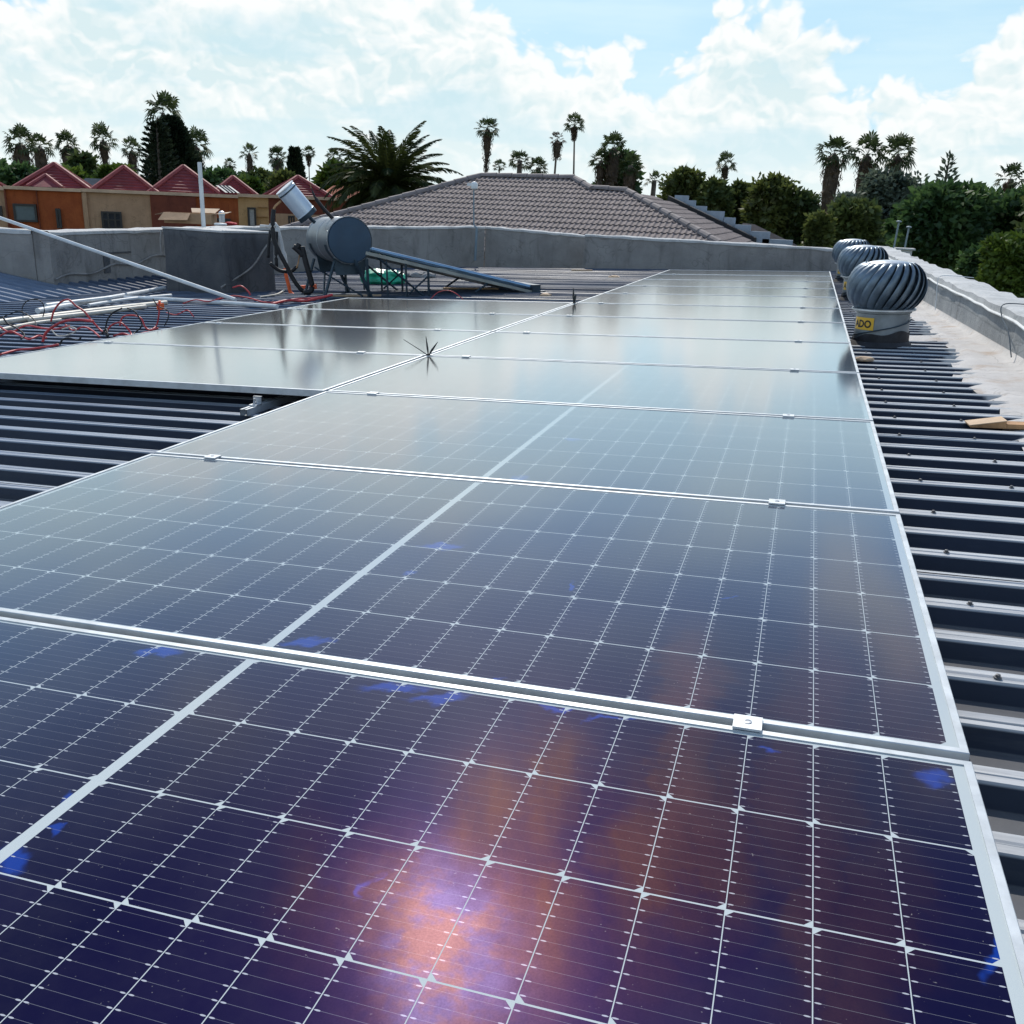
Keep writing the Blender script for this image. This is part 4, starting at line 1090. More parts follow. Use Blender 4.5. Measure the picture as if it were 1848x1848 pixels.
def ridge_caps(a, b, r=.13, L=.42):
    a, b = Vector(a), Vector(b); n = max(1, int((b - a).length / L)); mb = MB(); d_ = (b - a) / n
    s_ = d_.cross(Vector((0, 0, 1))).normalized(); up = s_.cross(d_).normalized()
    for k in range(n):
        p, q = a + d_ * k, a + d_ * (k + 1.06); i = len(mb.v); 
        for w_, rr2 in ((p, r * .92), (q, r * 1.08)):
            for j in range(7):
                t_ = math.pi * j / 6; mb.v.append(w_ + s_ * (rr2 * math.cos(t_)) + up * (rr2 * math.sin(t_) * .85 + .0))
        for j in range(6): mb.f.append((i + j, i + j + 1, i + 8 + j, i + 7 + j))
        mb.f.append(tuple(i + 7 + j for j in range(7))); mb.f.append(tuple(i + j for j in reversed(range(7))))
    mb.build('ridge_cap', M['tile_cap'], nb, origin=(-7, 25, GZ))
ridge_caps(fp[0], eL); ridge_caps(fp[0], fp[1]); ridge_caps(fp[1], fp[2] + (fp[2] - fp[1]) * .1); ridge_caps(fp[2], fp[3]); ridge_caps(fp[3], eR)
mb = MB()                                     # hidden back slopes close the roof
bk = [Vector((q.x, q.y + 6, q.z - 2.4)) for q in (fp[0], fp[1], fp[3])]
mb.quad(fp[1], fp[0], bk[0], bk[1]); mb.quad(fp[2], fp[1], bk[1]); mb.quad(fp[3], fp[2], bk[1], bk[2]); mb.quad(fp[0], eL, eL + Vector((-1, 5, -.4)), bk[0])
mb.quad(sp_[0], fp[3], bk[2], sp_[0] + Vector((0, 4, -1.6)))
mb.build('rear_slope', M['tile_cap'], nb, origin=(-7, 25, GZ))
mb = MB(); mb.box((eL.x + .6, yE + .5, GZ), (sE.x - .3, 32, eL.z - .1)); mb.build('wall', M['tan'], nb, origin=(-7, 25, GZ))
# dark valley gutter and stepped flashing on the gable
g0, g1 = sp_[0], sp_[0] + (sp_[1] - sp_[0]) * 1.0
dg = g1 - g0; up = Vector((0, 0, 1)); sx = Vector((.9, .44, 0))
mb = MB()
q0, q1 = g0 + dg * -.02, g1 + dg * .02
bk_ = Vector((.06, .10, 0)); A_ = [v + Vector((0, -.06, 0)) for v in (q0 + up * -.03, q1 + up * -.03, q1 + up * .17, q0 + up * .17)]; B_ = [v + bk_ for v in A_]
mb.quad(*A_); mb.quad(*B_[::-1]); mb.quad(A_[3], A_[2], B_[2], B_[3]); mb.quad(A_[1], A_[0], B_[0], B_[1]); mb.quad(A_[0], A_[3], B_[3], B_[0]); mb.quad(A_[2], A_[1], B_[1], B_[2])
mb.build('valley_gutter', M['black'], nb, origin=(-7, 25, GZ))
mb = MB()
steps = [(1218, 352, 1241), (1236, 361, 1254), (1252, 371, 1274), (1274, 380, 1306), (1307, 392, 1326), (1326, 405, 1354), (1354, 417, 1389), (1376, 431, 1430)]
for k, (x0_, y0_, x1_) in enumerate(steps):
    f_ = ((x0_ + x1_) / 2 - 1208) / 150; ys_ = (g0 + dg * min(1, max(0, f_))).y + .26
    p = WF.y(x0_, y0_, ys_); q_ = WF.y(x1_, y0_ + 1.5, ys_)
    mb.box((p.x, ys_, p.z - .42), (q_.x + .02, ys_ + .25, p.z))
mb.build('stepped_flashing', M['flash'], nb, origin=(-7, 25, GZ))
mb = MB()
pp_ = [WF.y(*q, g1.y + 1.6) for q in ((1340, 402), (1362, 405), (1440, 443), (1440, 480), (1340, 480))]
mb.quad(*pp_[::-1]); mb.quad(*[v + Vector((0, 2.5, -.6)) for v in pp_]); mb.quad(pp_[0], pp_[1], pp_[1] + Vector((0, 2.5, -.6)), pp_[0] + Vector((0, 2.5, -.6))); mb.quad(pp_[1], pp_[2], pp_[2] + Vector((0, 2.5, -.6)), pp_[1] + Vector((0, 2.5, -.6)))
mb.build('gable', M['tile_cap'], nb, origin=(-7, 25, GZ))

# ------------------------------------------------------------------ townhouses with red pyramid roofs
f0 = WF.hd(300, 350, 40); fdir = WF.ray(300, 350); fdir.z = 0; fdir.normalize(); fside = Vector((fdir.y, -fdir.x, 0))
def fpt(px, py, off=0):
    p = WF.plane(px, py, fdir, f0 + fdir * off); return (p - f0).dot(fside), p.z
FM = Matrix((fside, fdir, Vector((0, 0, 1)))).transposed()
def town(x0, x1, ytop, mat, label, wins=(), pieces=(), roof=None, off=0, extra=None, depth=6):
    s0, zt = fpt(x0, ytop, off); s1, _ = fpt(x1, ytop, off); sc_ = (s0 + s1) / 2
    base = f0 + fside * sc_ + fdir * off; base.z = GZ
    t = bpy.data.objects.new('townhouse', None); COL.objects.link(t)
    t.matrix_world = Matrix.Translation(base) @ FM.to_4x4(); tag(t, label, 'townhouse', 'rust and tan townhouses with red roofs')
    W, H = (s1 - s0) / 2, zt - GZ
    mb = MB(); mb.box((-W + .003, 0, 0), (W - .003, depth, H)); mb.build('wall', M[mat], t)
    def loc(px, py):
        s_, z_ = fpt(px, py, off); return s_ - sc_, z_ - GZ
    for (xa, xb, ya, yb, mt) in pieces:
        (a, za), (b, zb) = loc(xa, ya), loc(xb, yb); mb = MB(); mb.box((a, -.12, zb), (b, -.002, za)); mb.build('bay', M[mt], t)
    mb = MB(); mb.box((-W, -.16, H + .003), (W, .35, H + .12)); mb.build('coping', M['coping'], t)
    for (xa, xb, ya, yb, mt, mull) in wins:
        (a, za), (b, zb) = loc(xa, ya), loc(xb, yb); d0 = -.14
        mb = MB(); e = .07
        mb.box((a, d0, zb), (a + e, d0 + .13, za)); mb.box((b - e, d0, zb), (b, d0 + .13, za)); mb.box((a + e, d0, za - e), (b - e, d0 + .13, za)); mb.box((a + e, d0, zb), (b - e, d0 + .13, zb + e))
        for k in range(mull): c = a + (b - a) * (k + 1) / (mull + 1); mb.box((c - .03, d0, zb + e), (c + .03, d0 + .10, za - e))
        if mull: c = zb + (za - zb) * .55; mb.box((a + e, d0 + .002, c - .025), (b - e, d0 + .09, c + .025))
        w_ = mb.build('window', M['frame'], t)
        mb = MB(); mb.box((a + e, d0 + .05, zb + e), (b - e, d0 + .08, za - e)); mb.build('pane', M[mt], w_)
    if roof:
        xa, xb, xc, yc, yb_, setb, rm_, cm = roof
        a, zb = loc(xa, yb_); b, _ = loc(xb, yb_); c, zc = loc(xc, yc); zb = H + .02
        w2 = (b - a) / 2; cx_ = (a + b) / 2; cy_ = setb + w2; hh = zc - zb; zc = zb + hh * (1 + (cy_) / 40)
        hh = zc - zb
        mb = MB(); n = 9
        for k in range(n):
            t0_, t1_ = k / n, (k + 1) / n
            r0_, r1_ = w2 * (1 - t0_) + .05, w2 * (1 - t1_) + .02; z0, z1 = zb + hh * t0_, zb + hh * t1_
            def rg(r, z): return [(cx_ - r, cy_ - r, z), (cx_ + r, cy_ - r, z), (cx_ + r, cy_ + r, z), (cx_ - r, cy_ + r, z)]
            A_, B_, C_ = rg(r0_, z0 - .03), rg(r0_, z0 + .03), rg(max(r1_, .01), z1 - .01)
            for j in range(4):
                jj = (j + 1) % 4; mb.quad(A_[j], A_[jj], B_[jj], B_[j]); mb.quad(B_[j], B_[jj], C_[jj], C_[j])
        rf = mb.build('roof', M[rm_], t, weld=True)
        mb = MB()
        for sx_, sy_ in ((-1, -1), (1, -1), (1, 1), (-1, 1)):
            mb.tube([(cx_ + sx_ * (w2 + .06), cy_ + sy_ * (w2 + .06), zb + .04), (cx_, cy_, zc + .03)], .095, 6)
        mb.build('ridge_cap', M[cm], rf)
    if extra: extra(t, loc, H)
    return t
def porch_roof(t, loc, H):                    # small pyramid in front of the big one
    a, _ = loc(50, 338); b, _ = loc(113, 340); c, zc = loc(82, 318)
    mb = MB(); w2 = (b - a) / 2; cx_ = (a + b) / 2; base = [(cx_ - w2, -.1, H + .13), (cx_ + w2, -.1, H + .13), (cx_ + w2, 2 * w2, H + .13), (cx_ - w2, 2 * w2, H + .13)]; ap = (cx_, w2, zc + .05)
    for j in range(4): mb.quad(base[j], base[(j + 1) % 4], ap)
    o_ = mb.build('porch_roof', M['redtile'], t)
    mb = MB(); mb.tube([base[0], ap], .07, 6); mb.tube([base[1], ap], .07, 6); mb.build('ridge_cap', M['redcap'], o_)
def collector(t, loc, H):                     # grey collector panels lying on the roof behind the coping
    (a, za), (b, zb) = loc(397, 343), loc(433, 355); mb = MB()
    mb.quad((a + .2, -.02, H + .14), (b, -.02, H + .14), (b - .3, 1.0, H + .40), (a - .1, 1.0, H + .40)); mb.quad((a + .2, -.02, H + .13), (a - .1, 1.0, H + .39), (b - .3, 1.0, H + .39), (b, -.02, H + .13))
    o_ = mb.build('solar_collector', M['collector'], t); mb = MB()
    for k in range(1, 4):
        u_ = k / 4; p = Vector((a + .2, -.025, H + .15)).lerp(Vector((b, -.025, H + .15)), u_); q_ = Vector((a - .1, 1.0, H + .41)).lerp(Vector((b - .3, 1.0, H + .41)), u_); mb.tube([p, q_], .03, 4)
    mb.build('collector_bars', M['frame'], o_)
town(-150, 7, 337, 'tan', 'tan townhouse cut off by the left picture edge', [(-14, 6, 371, 392, 'glass', 0)], roof=(-140, -10, -70, 300, 338, .3, 'redtile', 'redcap'))
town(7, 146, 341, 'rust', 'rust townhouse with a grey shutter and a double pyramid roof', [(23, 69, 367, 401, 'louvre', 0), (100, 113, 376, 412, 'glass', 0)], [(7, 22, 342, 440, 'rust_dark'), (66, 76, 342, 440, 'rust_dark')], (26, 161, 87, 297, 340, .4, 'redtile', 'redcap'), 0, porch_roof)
town(146, 270, 346, 'tan', 'tan townhouse with a dark three light window', [(182, 222, 381, 415, 'glass', 2)], [(148, 165, 347, 440, 'tan')], (166, 282, 229, 303, 346, .4, 'redtile', 'redcap'))
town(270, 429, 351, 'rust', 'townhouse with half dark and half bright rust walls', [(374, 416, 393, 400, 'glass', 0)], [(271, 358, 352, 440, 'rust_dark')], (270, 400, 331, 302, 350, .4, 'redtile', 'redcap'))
town(429, 484, 355, 'tan_lite', 'narrow ochre townhouse with stripes and a curtained window', [(446, 463, 374, 420, 'curtain', 0)], [(464, 483, 373, 374.5, 'wood'), (464, 483, 390, 391.5, 'wood'), (464, 483, 405, 406.5, 'wood')], (390, 468, 417, 321, 356, 1.6, 'redtile', 'redcap'), 0, collector)
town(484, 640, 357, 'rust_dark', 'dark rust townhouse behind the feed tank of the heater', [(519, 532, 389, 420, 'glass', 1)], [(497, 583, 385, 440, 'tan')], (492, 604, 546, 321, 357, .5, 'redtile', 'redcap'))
# an orange roofed house and a slate roof further back
def far_roof(px, py, xa, xb, yb, D, mat, label):
    p = WF.hd(px, py, D); a, b = WF.hd(xa, yb, D), WF.hd(xb, yb, D)
    w2 = (b - a).length / 2; c = (a + b) / 2; t = root('far_house', (c.x, c.y, GZ), label, 'house', rot=math.atan2(fside.y, fside.x))
    mb = MB(); z0, z1 = a.z - GZ, p.z - GZ
    B_ = [(-w2, -w2 * .7, z0), (w2, -w2 * .7, z0), (w2, w2 * .7, z0), (-w2, w2 * .7, z0)]; r1, r2 = (-w2 * .3, 0, z1), (w2 * .3, 0, z1)
    mb.quad(B_[0], B_[1], r2, r1); mb.quad(B_[1], B_[2], r2); mb.quad(B_[2], B_[3], r1, r2); mb.quad(B_[3], B_[0], r1); mb.build('roof', M[mat], t)
    mb = MB(); mb.box((-w2 * .92, -w2 * .62, 0), (w2 * .92, w2 * .62, z0 + .02)); mb.build('wall', M['tan'], t)
far_roof(605, 335, 560, 680, 368, 52, 'orangetile', 'far house with an orange roof behind the feather palm')
far_roof(168, 322, 120, 225, 352, 62, 'slate', 'far house with a grey slate roof between two red pyramids')
p0, p1 = WF.hd(1462, 381, 62), WF.hd(1560, 384, 62)
mb = MB(); d_ = (p1 - p0); d_.z = 0; nn = Vector((-d_.y, d_.x, 0)).normalized() * .25
mb.prism([(p0.x, p0.y), (p1.x + d_.x, p1.y + d_.y), (p1.x + d_.x + nn.x, p1.y + d_.y + nn.y), (p0.x + nn.x, p0.y + nn.y)], GZ, p0.z)
single(mb, 'boundary_wall', M['tan'], (p0.x, p0.y, GZ), 'plain tan boundary wall below the thick skirted palm', 'wall')['kind'] = 'thing'
for k, (px, py, lab) in enumerate(((1622, 402, 'grey garden lamp post with a flat head left of the dark tree'), (1640, 412, 'slimmer garden lamp post further right'))):
    p = WF.hd(px, py, 26); t = root('lamp_post', (p.x, p.y, GZ), lab, 'lamp post', 'garden lamp posts beyond the roof')
    mb = MB(); mb.tube([(p.x - .12, p.y, GZ), (p.x, p.y, p.z)], [.028, .022], 8); mb.build('post', M['lamp_post'], t, origin=(p.x, p.y, GZ))
    mb = MB(); mb.lathe([(.03, 0), (.065, .015), (.065, .04), (.02, .055)], 12, (p.x, p.y, p.z)); mb.build('lamp_head', M['lamp_post'], t, origin=(p.x, p.y, GZ))

# ------------------------------------------------------------------ palms
def fan_crown(seed, n=42, up=1.0, droop=1.0, seg=9):
    """crown of fan leaves about the origin, radius about 1"""
    rr2 = random.Random(seed); mb = MB()
    for k in range(n):
        f = (k + .5) / n; pol = (.12 + 1.85 * f ** .85 * droop) * up; a = k * 2.39996 + rr2.uniform(-.3, .3)
        d = Vector((math.sin(pol) * math.cos(a), math.sin(pol) * math.sin(a), math.cos(pol)))
        pl = rr2.uniform(.50, .74); side = d.cross(Vector((0, 0, 1)))
        side = side.normalized() if side.length > .01 else Vector((1, 0, 0)); nr = side.cross(d).normalized()
        c = d * pl - Vector((0, 0, .10 * f)); w_ = .010
        mb.quad(-side * w_, side * w_, c + side * w_, c - side * w_)
        fr_ = rr2.uniform(.40, .54); dn = .15 + .40 * f
        tw = rr2.uniform(-.5, .5); s2 = side * math.cos(tw) + nr * math.sin(tw)
        for j in range(seg):
            t = (j / (seg - 1) - .5) * 3.6; dd = d * math.cos(t) + s2 * math.sin(t); wd = .115 * fr_
            per = (s2 * math.cos(t) - d * math.sin(t)) * wd; L = fr_ * (1 - .22 * abs(t) / 1.8)
            mid = c + dd * L * .6; tip = c + dd * L + Vector((0, 0, -dn * L * .8))
            mb.quad(c, mid - per, tip, mid + per)
    return mb
def skirt_mesh(seed, L=1.6, top=.34, bot=.16, n=150):
    """thatch of hanging dead fronds below the crown, origin at its top"""
    rr2 = random.Random(seed); mb = MB()
    mb.lathe([(.06, -L), (bot * .7, -L * .9), ((top * .6 + bot * .4) * .75, -L * .45), (top * .62, -L * .18), (top * .4, -.03), (.08, .05)], 10)
    for k in range(int(n * 1.6)):
        a = rr2.uniform(0, 6.283); z = -L * rr2.random() ** 1.1; r_ = top + (bot - top) * (-z / L)
        p = Vector((math.cos(a) * r_ * .8, math.sin(a) * r_ * .8, z)); l_ = rr2.uniform(.22, .42); o_ = Vector((math.cos(a), math.sin(a), 0))
        t = Vector((-math.sin(a), math.cos(a), 0)) * rr2.uniform(.03, .07); q_ = p + o_ * rr2.uniform(.03, .20) - Vector((0, 0, l_ * .55)); e = p + o_ * rr2.uniform(0, .10) - Vector((0, 0, l_))
        mb.quad(p - t, q_ - t * .8, e, q_ + t * .8)
    return mb
FAN = [fan_crown(s, n, 1, d_).mesh('crown', M['fan']) for s, n, d_ in ((1, 30, 1.12), (2, 26, 1.05), (3, 34, 1.18), (4, 20, 1.0))]
DEADC = fan_crown(9, 16, 1, 1.25).mesh('crown', M['dead'])
SK = {}
def palm(px, ytop, cr, label, D=None, skirt=0, sw=.34, sb=.16, var=0, trunk_r=.22, leafmesh=None, cy_off=.62, squash=1.0, lean=0):
    """cr: crown half width in photo pixels; skirt: length in crown radii"""
    D = D or 1.9 * FPX / cr; Rr = cr / FPX * D
    dist = D
    c = WF.hd(px, ytop + cr * cy_off * 1.25, dist)
    t = root('palm_tree', (c.x, c.y, GZ), label, 'palm tree', 'palms standing beyond the roofs', rot=rnd.uniform(0, 6))
    h = c.z - GZ
    mb = MB(); lean = lean or rnd.uniform(-.5, .5)
    mb.tube([(lean * .8, 0, -.2), (lean * .4, 0, h * .5), (0, 0, h)], [trunk_r * 1.25, trunk_r, trunk_r * .8], 10); mb.build('trunk', M['trunk'], t, smooth_=True)
    o = bpy.data.objects.new('crown', leafmesh or FAN[var]); COL.objects.link(o); o.parent = t; o.location = (0, 0, h); o.scale = (Rr * rnd.uniform(.9, 1.1), Rr * rnd.uniform(.9, 1.1), Rr * squash * rnd.uniform(.82, 1.22)); o.rotation_euler = (R(rnd.uniform(-9, 9)), R(rnd.uniform(-9, 9)), rnd.uniform(0, 6.28))
    if skirt:
        key = (round(skirt, 2), sw, sb)
        if key not in SK: SK[key] = skirt_mesh(int(skirt * 10), skirt, sw, sb).mesh('dead_fronds', M['dead'])
        o = bpy.data.objects.new('dead_fronds', SK[key]); COL.objects.link(o); o.parent = t; o.location = (0, 0, h - .12 * Rr); o.scale = (Rr, Rr, Rr)
    return t
palm(36, 236, 27, 'stout skirted palm above the left end of the first red roof', skirt=2.6, sw=.62, sb=.42)
palm(71, 246, 23, 'skirted palm leaning against the stout one at far left', skirt=2.4, sw=.58, sb=.4, var=1)
palm(122, 245, 20, 'shaggy palm with a dark bush at its foot, left', skirt=2.2, sw=.7, sb=.6, var=2)
palm(186, 236, 21, 'neat palm with a tapering skirt between first and second red roofs', skirt=2.2, sw=.5, sb=.12)
palm(238, 256, 18, 'small palm just left of the tall monkey puzzle tree', skirt=1.8, sw=.5, sb=.4, var=1)
palm(294, 180, 30, 'very tall palm topping the monkey puzzle tree', 105, skirt=1.4, sw=.35, sb=.2, var=2)
palm(354, 244, 24, 'palm with a ragged skirt right of the monkey puzzle tree', skirt=2.4, sw=.55, sb=.4)
palm(415, 287, 12, 'small distant palm above the grey collector', skirt=1.2, sw=.4, sb=.3, var=1)
palm(450, 263, 17, 'slim palm with bluish skirt above the fourth red roof', skirt=2.4, sw=.42, sb=.3, var=3)
palm(500, 271, 16, 'palm with a crooked thick skirt left of the cypress', skirt=2.6, sw=.55, sb=.75, var=2)
palm(557, 265, 14, 'thin trunked small palm right of the cypress', skirt=1.1, sw=.42, sb=.1, var=1, trunk_r=.12)
palm(602, 272, 14, 'distant palm half behind the left fronds of the feather palm', skirt=1.6, sw=.5, sb=.4, var=2)
palm(628, 285, 12, 'tiny palm tucked in the feather palm fronds', skirt=1.6, sw=.5, sb=.4)
palm(880, 214, 22, 'tall palm with a long carrot shaped skirt over the tiled ridge', skirt=2.9, sw=.52, sb=.10, trunk_r=.16)
palm(901, 290, 13, 'tiny palm peeping over the tiled ridge', var=1)
palm(938, 274, 20, 'bushy palm head peeping over the ridge, left of a pair', var=0, D=70)
palm(972, 288, 18, 'bushy palm head peeping over the ridge, right of a pair', var=2, D=70)
palm(1006, 240, 15, 'drooping half dead palm beside the tall clean one', skirt=1.9, sw=.62, sb=.5, leafmesh=DEADC, trunk_r=.16, D=140)
palm(1037, 209, 20, 'tall clean palm on a bare thin trunk', skirt=.9, sw=.22, sb=.12, var=1, trunk_r=.15, lean=-.9)
palm(1108, 246, 27, 'dense palm clump over the lower tiled ridge, tallest head', 72, skirt=2.0, sw=.6, sb=.5, var=2)
palm(1085, 275, 20, 'palm head at the left of the dense clump', 72, var=0, skirt=1.6, sw=.5, sb=.4)
palm(1138, 280, 24, 'palm head at the right of the dense clump', 70, var=2, skirt=1.6, sw=.5, sb=.4)
palm(1181, 312, 17, 'small open palm right of the dense clump', 75, var=3)
palm(1310, 282, 19, 'open palm above the bronze hedge trees', var=1, skirt=.8, sw=.25, sb=.2)
palm(1506, 251, 33, 'thick skirted palm, left of the big trio', skirt=2.9, sw=.56, sb=.36, var=2)
palm(1566, 254, 31, 'thick skirted palm, middle of the big trio', skirt=2.9, sw=.52, sb=.4, var=0)
palm(1621, 256, 28, 'palm at the right of the big trio, above grey green fronds', skirt=1.6, sw=.4, sb=.3, var=2)
palm(1824, 302, 27, 'open palm head near the right picture edge', 80, var=3, skirt=.5, sw=.3, sb=.25)

# feather palm
def feather(name_base, px, py, D, L, label, n=58):
    c = WF.hd(px, py, D); t = root('feather_palm', (c.x, c.y, GZ), label, 'palm tree'); h = c.z - GZ
    mb = MB(); mb.tube([(0, 0, -.2), (0, 0, h * .9), (0, 0, h + .2)], [.42, .36, .45], 14); mb.build('trunk', M['trunk'], t, smooth_=True)
    mb = MB(); rr2 = random.Random(12)
    for k in range(n):
        f = (k + .5) / n; a = k * 2.39996 + rr2.uniform(-.2, .2); pol = .10 + 1.62 * f ** .8; l_ = L * rr2.uniform(.85, 1.08)
        hd_ = Vector((math.cos(a), math.sin(a), 0)); pts = []; p = Vector((0, 0, h + .25)); ang = pol; ns = 12
        for s_ in range(ns + 1):
            pts.append(p.copy()); p = p + (hd_ * math.sin(ang) + Vector((0, 0, math.cos(ang)))) * (l_ / ns); ang += (.055 + .055 * f) * (1 + s_ * .09)
        side = Vector((-math.sin(a), math.cos(a), 0))
        for s_ in range(ns):
            t_ = (pts[s_ + 1] - pts[s_]); u_ = t_.normalized(); nr = side.cross(u_)
            mb.quad(pts[s_] - side * .025, pts[s_] + side * .025, pts[s_ + 1] + side * .02, pts[s_ + 1] - side * .02)
            if s_ < 1: continue
            for q_ in range(5):
                b = pts[s_] + t_ * (q_ / 5); ll = .42 * math.sin(math.pi * min(1, (s_ + q_ / 5) / ns * .86 + .14)) + .10
                for sg in (-1, 1):
                    dr = (side * sg * .62 + u_ * .75 + nr * rr2.uniform(.05, .45)).normalized(); w_ = u_ * .040
                    m_ = b + dr * ll * .5; e = b + dr * ll - Vector((0, 0, .10 * ll))
                    mb.quad(b - w_ * .6, m_ - w_, e, m_ + w_)
    mb.build('crown', M['phoenix'], t)
feather('feather_palm', 703, 356, 36, 2.85, 'big feather palm arching between the townhouses and the tiled roof', 84)

# ------------------------------------------------------------------ leafy trees
def leaf_cloud(mb, c, r, n, size, rr2, shell=.55, long=1.6, droop=0):
    c = Vector(c)
    for _ in range(n):
        d = Vector((rr2.gauss(0, 1), rr2.gauss(0, 1), rr2.gauss(0, 1))).normalized()
        k = shell + (1 - shell) * rr2.random() ** .6
        k *= 1 + .10 * math.sin(d.x * 7 + c.x) * math.sin(d.z * 6 + c.y) + rr2.gauss(0, .045)
        p = c + Vector((d.x * r[0], d.y * r[1], d.z * r[2])) * k
        a = Vector((rr2.gauss(0, 1), rr2.gauss(0, 1), rr2.gauss(0, 1) * .7 - droop)) + d * .8; a.normalize()
        b = a.cross(Vector((rr2.gauss(0, 1), rr2.gauss(0, 1), rr2.gauss(0, 1)))).normalized()
        s_ = size * rr2.uniform(.6, 1.3)
        mb.quad(p, p + a * s_ * long * .5 + b * s_ * .42, p + a * s_ * long, p + a * s_ * long * .5 - b * s_ * .42)
def tree(px, ytop, hw, ybot, D, mat, label, name='leafy_tree', cat='tree', n=2600, size=.3, lobes=9, seed=0, group='trees beyond the roofs', taper=.5, shell=.5, droop=0, ragged=.18):
    """crown spans px +- hw and ytop..ybot in the photo at distance D; made of several leaf clumps on limbs"""
    top, bot = WF.hd(px, ytop, D), WF.hd(px, ybot, D); w_ = hw / FPX * D
    t = root(name, (top.x, top.y, GZ), label, cat, group); rr2 = random.Random(seed * 13 + int(px))
    zb, zt = bot.z - GZ, top.z - GZ; H = zt - zb
    mb, mt = MB(), MB(); tr = max(.08, H * .03)
    mt.tube([(0, 0, -.2), (rr2.uniform(-.1, .1), 0, (zb + zt) * .35), (0, 0, zb + H * .55)], [tr * 1.6, tr * 1.1, tr * .5], 8)
    for k in range(lobes):
        f = (k + .5) / lobes; z = zb + H * (.10 + .80 * f); wide = w_ * (1 - taper * f) if taper >= 0 else w_ * math.sin(math.pi * (.2 + .75 * f))
        a = k * 2.39996 + rr2.random(); rad = wide * rr2.uniform(.25, .62)
        lr = max(wide * rr2.uniform(.42, .62), .25); c = Vector((math.cos(a) * rad, math.sin(a) * rad, min(z, zt - lr * .75)))
        leaf_cloud(mb, c, (lr, lr, max(lr * rr2.uniform(.7, 1.0), H / lobes * .9)), n // lobes, size, rr2, shell, 1.6, droop)
        mt.tube([(0, 0, max(.3, c.z - H * .3)), c * .5 + Vector((0, 0, (c.z - H * .1) * .5)), c], [tr * .5, tr * .35, tr * .15], 5)
    leaf_cloud(mb, (0, 0, zt - w_ * .35), (w_ * .35, w_ * .35, w_ * .38), n // 8, size, rr2, .3, 1.8, droop)
    for _ in range(int(n * ragged)):              # stray sprays that break the outline
        f = rr2.random(); a = rr2.uniform(0, 6.283); wide = w_ * (1 - taper * f * .9)
        leaf_cloud(mb, (math.cos(a) * wide * .9, math.sin(a) * wide * .9, zb + H * (.05 + .93 * f)), (.3 * size * 3, .3 * size * 3, .3 * size * 3), 1, size * .8, rr2, 0)
    mt.build('trunk', M['bark'], t); mb.build('crown', M[mat], t)
    return t
# behind the townhouses
for k, a in enumerate((
    (-40, 285, 70, 370, 75, 'green_leaf', 'dark bushy tree cut off by the left picture edge'),
    (30, 305, 45, 370, 68, 'green_leaf', 'low dark tree under the stout palm'),
    (148, 282, 30, 345, 78, 'mid_leaf', 'dark olive bush at the foot of the shaggy palm'),
    (125, 312, 34, 360, 66, 'bright_leaf', 'sunlit yellow green bush right of the first red roof'),
    (205, 302, 42, 360, 72, 'bright_leaf', 'sunlit green tree between first and second red roofs'),
    (400, 313, 50, 365, 70, 'green_leaf', 'dark hedge tree behind the grey collector'),
    (470, 312, 48, 365, 80, 'mid_leaf', 'olive tree behind the fourth red roof'),
    (1120, 275, 44, 370, 74, 'green_leaf', 'dark green tree filling the dense palm clump'),
    (440, 330, 34, 365, 66, 'bright_leaf', 'small light green bush right of the fourth red roof'),
    (512, 320, 26, 362, 62, 'warm_leaf', 'yellowish bush under the crooked palm'),
    (605, 302, 38, 365, 58, 'bright_leaf', 'bright green tree left of the feather palm'),
    (640, 318, 46, 380, 60, 'green_leaf', 'dark green tree behind the feather palm trunk'),
)): tree(*a, n=2200, size=.34, seed=k)
# hedge conifers right of the tiled roof
for k, a in enumerate((
    (1235, 309, 44, 470, 44, 'warm_leaf', 'rounded bronze hedge tree at the upper end of the stepped flashing'),
    (1292, 330, 34, 470, 43, 'mid_leaf', 'dark hedge tree, second from the upper end of the flashing'),
    (1338, 336, 34, 470, 45, 'warm_leaf', 'bronze hedge tree in the dip of the hedge'),
    (1398, 322, 46, 470, 42, 'warm_leaf', 'tallest bronze hedge tree with a domed top'),
    (1446, 352, 32, 470, 42, 'mid_leaf', 'hedge tree at the lower right end of the hedge'),
)): tree(*a, n=6500, size=.20, lobes=14, seed=k + 20, taper=.25, ragged=.1)
for k, a in enumerate((
    (1480, 392, 20, 465, 30, 'warm_leaf', 'small yellowish shrub left of the farthest vent'),
    (1545, 374, 42, 470, 40, 'mid_leaf', 'bushy green shrub below the middle palm of the trio'),
    (1612, 316, 62, 440, 62, 'grey_leaf', 'grey green feathery tree covering the trio palms'),
    (1530, 352, 26, 400, 90, 'grey_leaf', 'small distant grey green tree between two skirted palms'),
    (1660, 372, 46, 475, 52, 'green_leaf', 'dark tree behind the garden lamp posts'),
    (1718, 338, 78, 480, 46, 'green_leaf', 'big dark green tree behind the pale parapet'),
    (1790, 352, 60, 500, 52, 'green_leaf', 'dark tree right of the biggest dark tree'),
    (1860, 350, 70, 520, 48, 'green_leaf', 'dark tree cut off by the right picture edge'),
    (1786, 455, 52, 540, 30, 'green_leaf', 'rounded green bush behind the pale parapet'),
    (1842, 428, 56, 560, 28, 'bright_leaf', 'sunlit yellow green bush at the right picture edge'),
    (1950, 330, 90, 560, 45, 'mid_leaf', 'olive tree beyond the right picture edge'),
)): tree(*a, n=7500 if a[2] > 40 else 3000, size=.26 if a[4] > 35 else .13, lobes=15, seed=k + 40, taper=.3, droop=.5 if 'feathery' in a[6] else 0, ragged=.12)
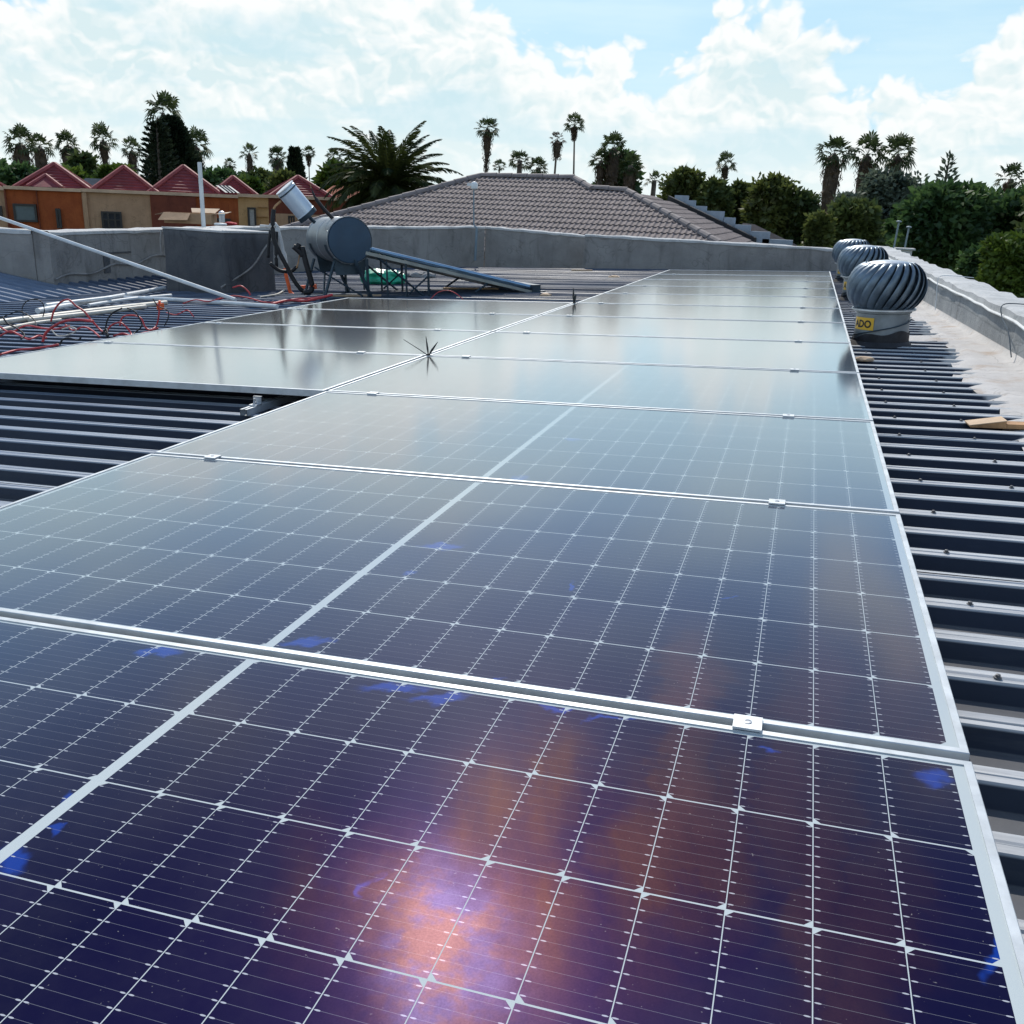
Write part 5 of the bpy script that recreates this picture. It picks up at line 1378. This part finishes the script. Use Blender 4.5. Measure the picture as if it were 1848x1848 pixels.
# cypress, spindly pine, monkey puzzle
def conifer(px, ytop, hw, ybot, D, mat, label, n, size, name, expo=1.0, gap=0, group='trees beyond the roofs'):
    top, bot = WF.hd(px, ytop, D), WF.hd(px, ybot, D); w_ = hw / FPX * D; zb, zt = bot.z - GZ, top.z - GZ; rr2 = random.Random(int(px))
    t = root(name, (top.x, top.y, GZ), label, 'tree', group); mb, mt = MB(), MB()
    mt.tube([(0, 0, -.2), (0, 0, zt * .97)], [.28, .04], 8)
    for k in range(n):
        f = rr2.random() ** .85; z = zb + (zt - zb) * f
        if gap: z = zb + (zt - zb) * (math.floor(f * gap) + rr2.random() * .42) / gap
        a = rr2.uniform(0, 6.283)
        if gap: a = math.floor(a / 6.283 * 9) / 9 * 6.283 + rr2.uniform(-.12, .12) + math.floor(f * gap) * .7
        wide = w_ * (1 - f) ** expo * 1.0 + .05; q_ = rr2.random() ** .6 * wide
        p = Vector((math.cos(a) * q_, math.sin(a) * q_, z + (q_ / wide) ** 2 * w_ * (.14 if gap else .0)))
        d = Vector((math.cos(a), math.sin(a), rr2.uniform(.2, 1.2))).normalized(); s2 = d.cross(Vector((rr2.gauss(0, 1), rr2.gauss(0, 1), 1))).normalized(); s_ = size * rr2.uniform(.6, 1.2)
        mb.quad(p, p + d * s_ * .6 + s2 * s_ * .3, p + d * s_ * 1.3, p + d * s_ * .6 - s2 * s_ * .3)
    mt.build('trunk', M['bark'], t); mb.build('crown', M[mat], t)
conifer(532, 271, 13, 340, 90, 'dark_leaf', 'dark pointed cypress between two small palms', 1800, .42, 'cypress_tree', .75)
conifer(308, 214, 50, 345, 80, 'dark_leaf', 'dense dark monkey puzzle tree towering behind the third red roof', 8000, .34, 'monkey_puzzle_tree', .55)
conifer(282, 222, 34, 348, 74, 'dark_leaf', 'layered open branched conifer left of the monkey puzzle tree', 2200, .26, 'layered_conifer', .45, 13)
conifer(1714, 281, 16, 360, 60, 'grey_leaf', 'spindly see through pine standing out against the sky', 130, .30, 'spindly_pine', .8)
# far tree belt
mb = MB(); rr2 = random.Random(99)
for k in range(9000):
    a = rr2.uniform(-.75, 1.15); D = rr2.uniform(190, 330); hgt = 4.6 + 1.6 * math.sin(a * 23) + 1.2 * math.sin(a * 61 + 1) + rr2.gauss(0, .5)
    p = Vector((-math.sin(a) * D, math.cos(a) * D, GZ + max(.2, hgt * rr2.random() ** .5))); s_ = rr2.uniform(.8, 1.7)
    u_ = Vector((math.cos(a), math.sin(a), rr2.uniform(-.5, .5))) * s_; v_ = Vector((rr2.uniform(-.4, .4), rr2.uniform(-.4, .4), 1)) * s_ * .7
    mb.quad(p - u_, p - v_, p + u_, p + v_)
o = mb.build('far_treeline', M['green_leaf']); tag(o, 'low belt of far trees along the horizon', 'trees', kind='stuff')
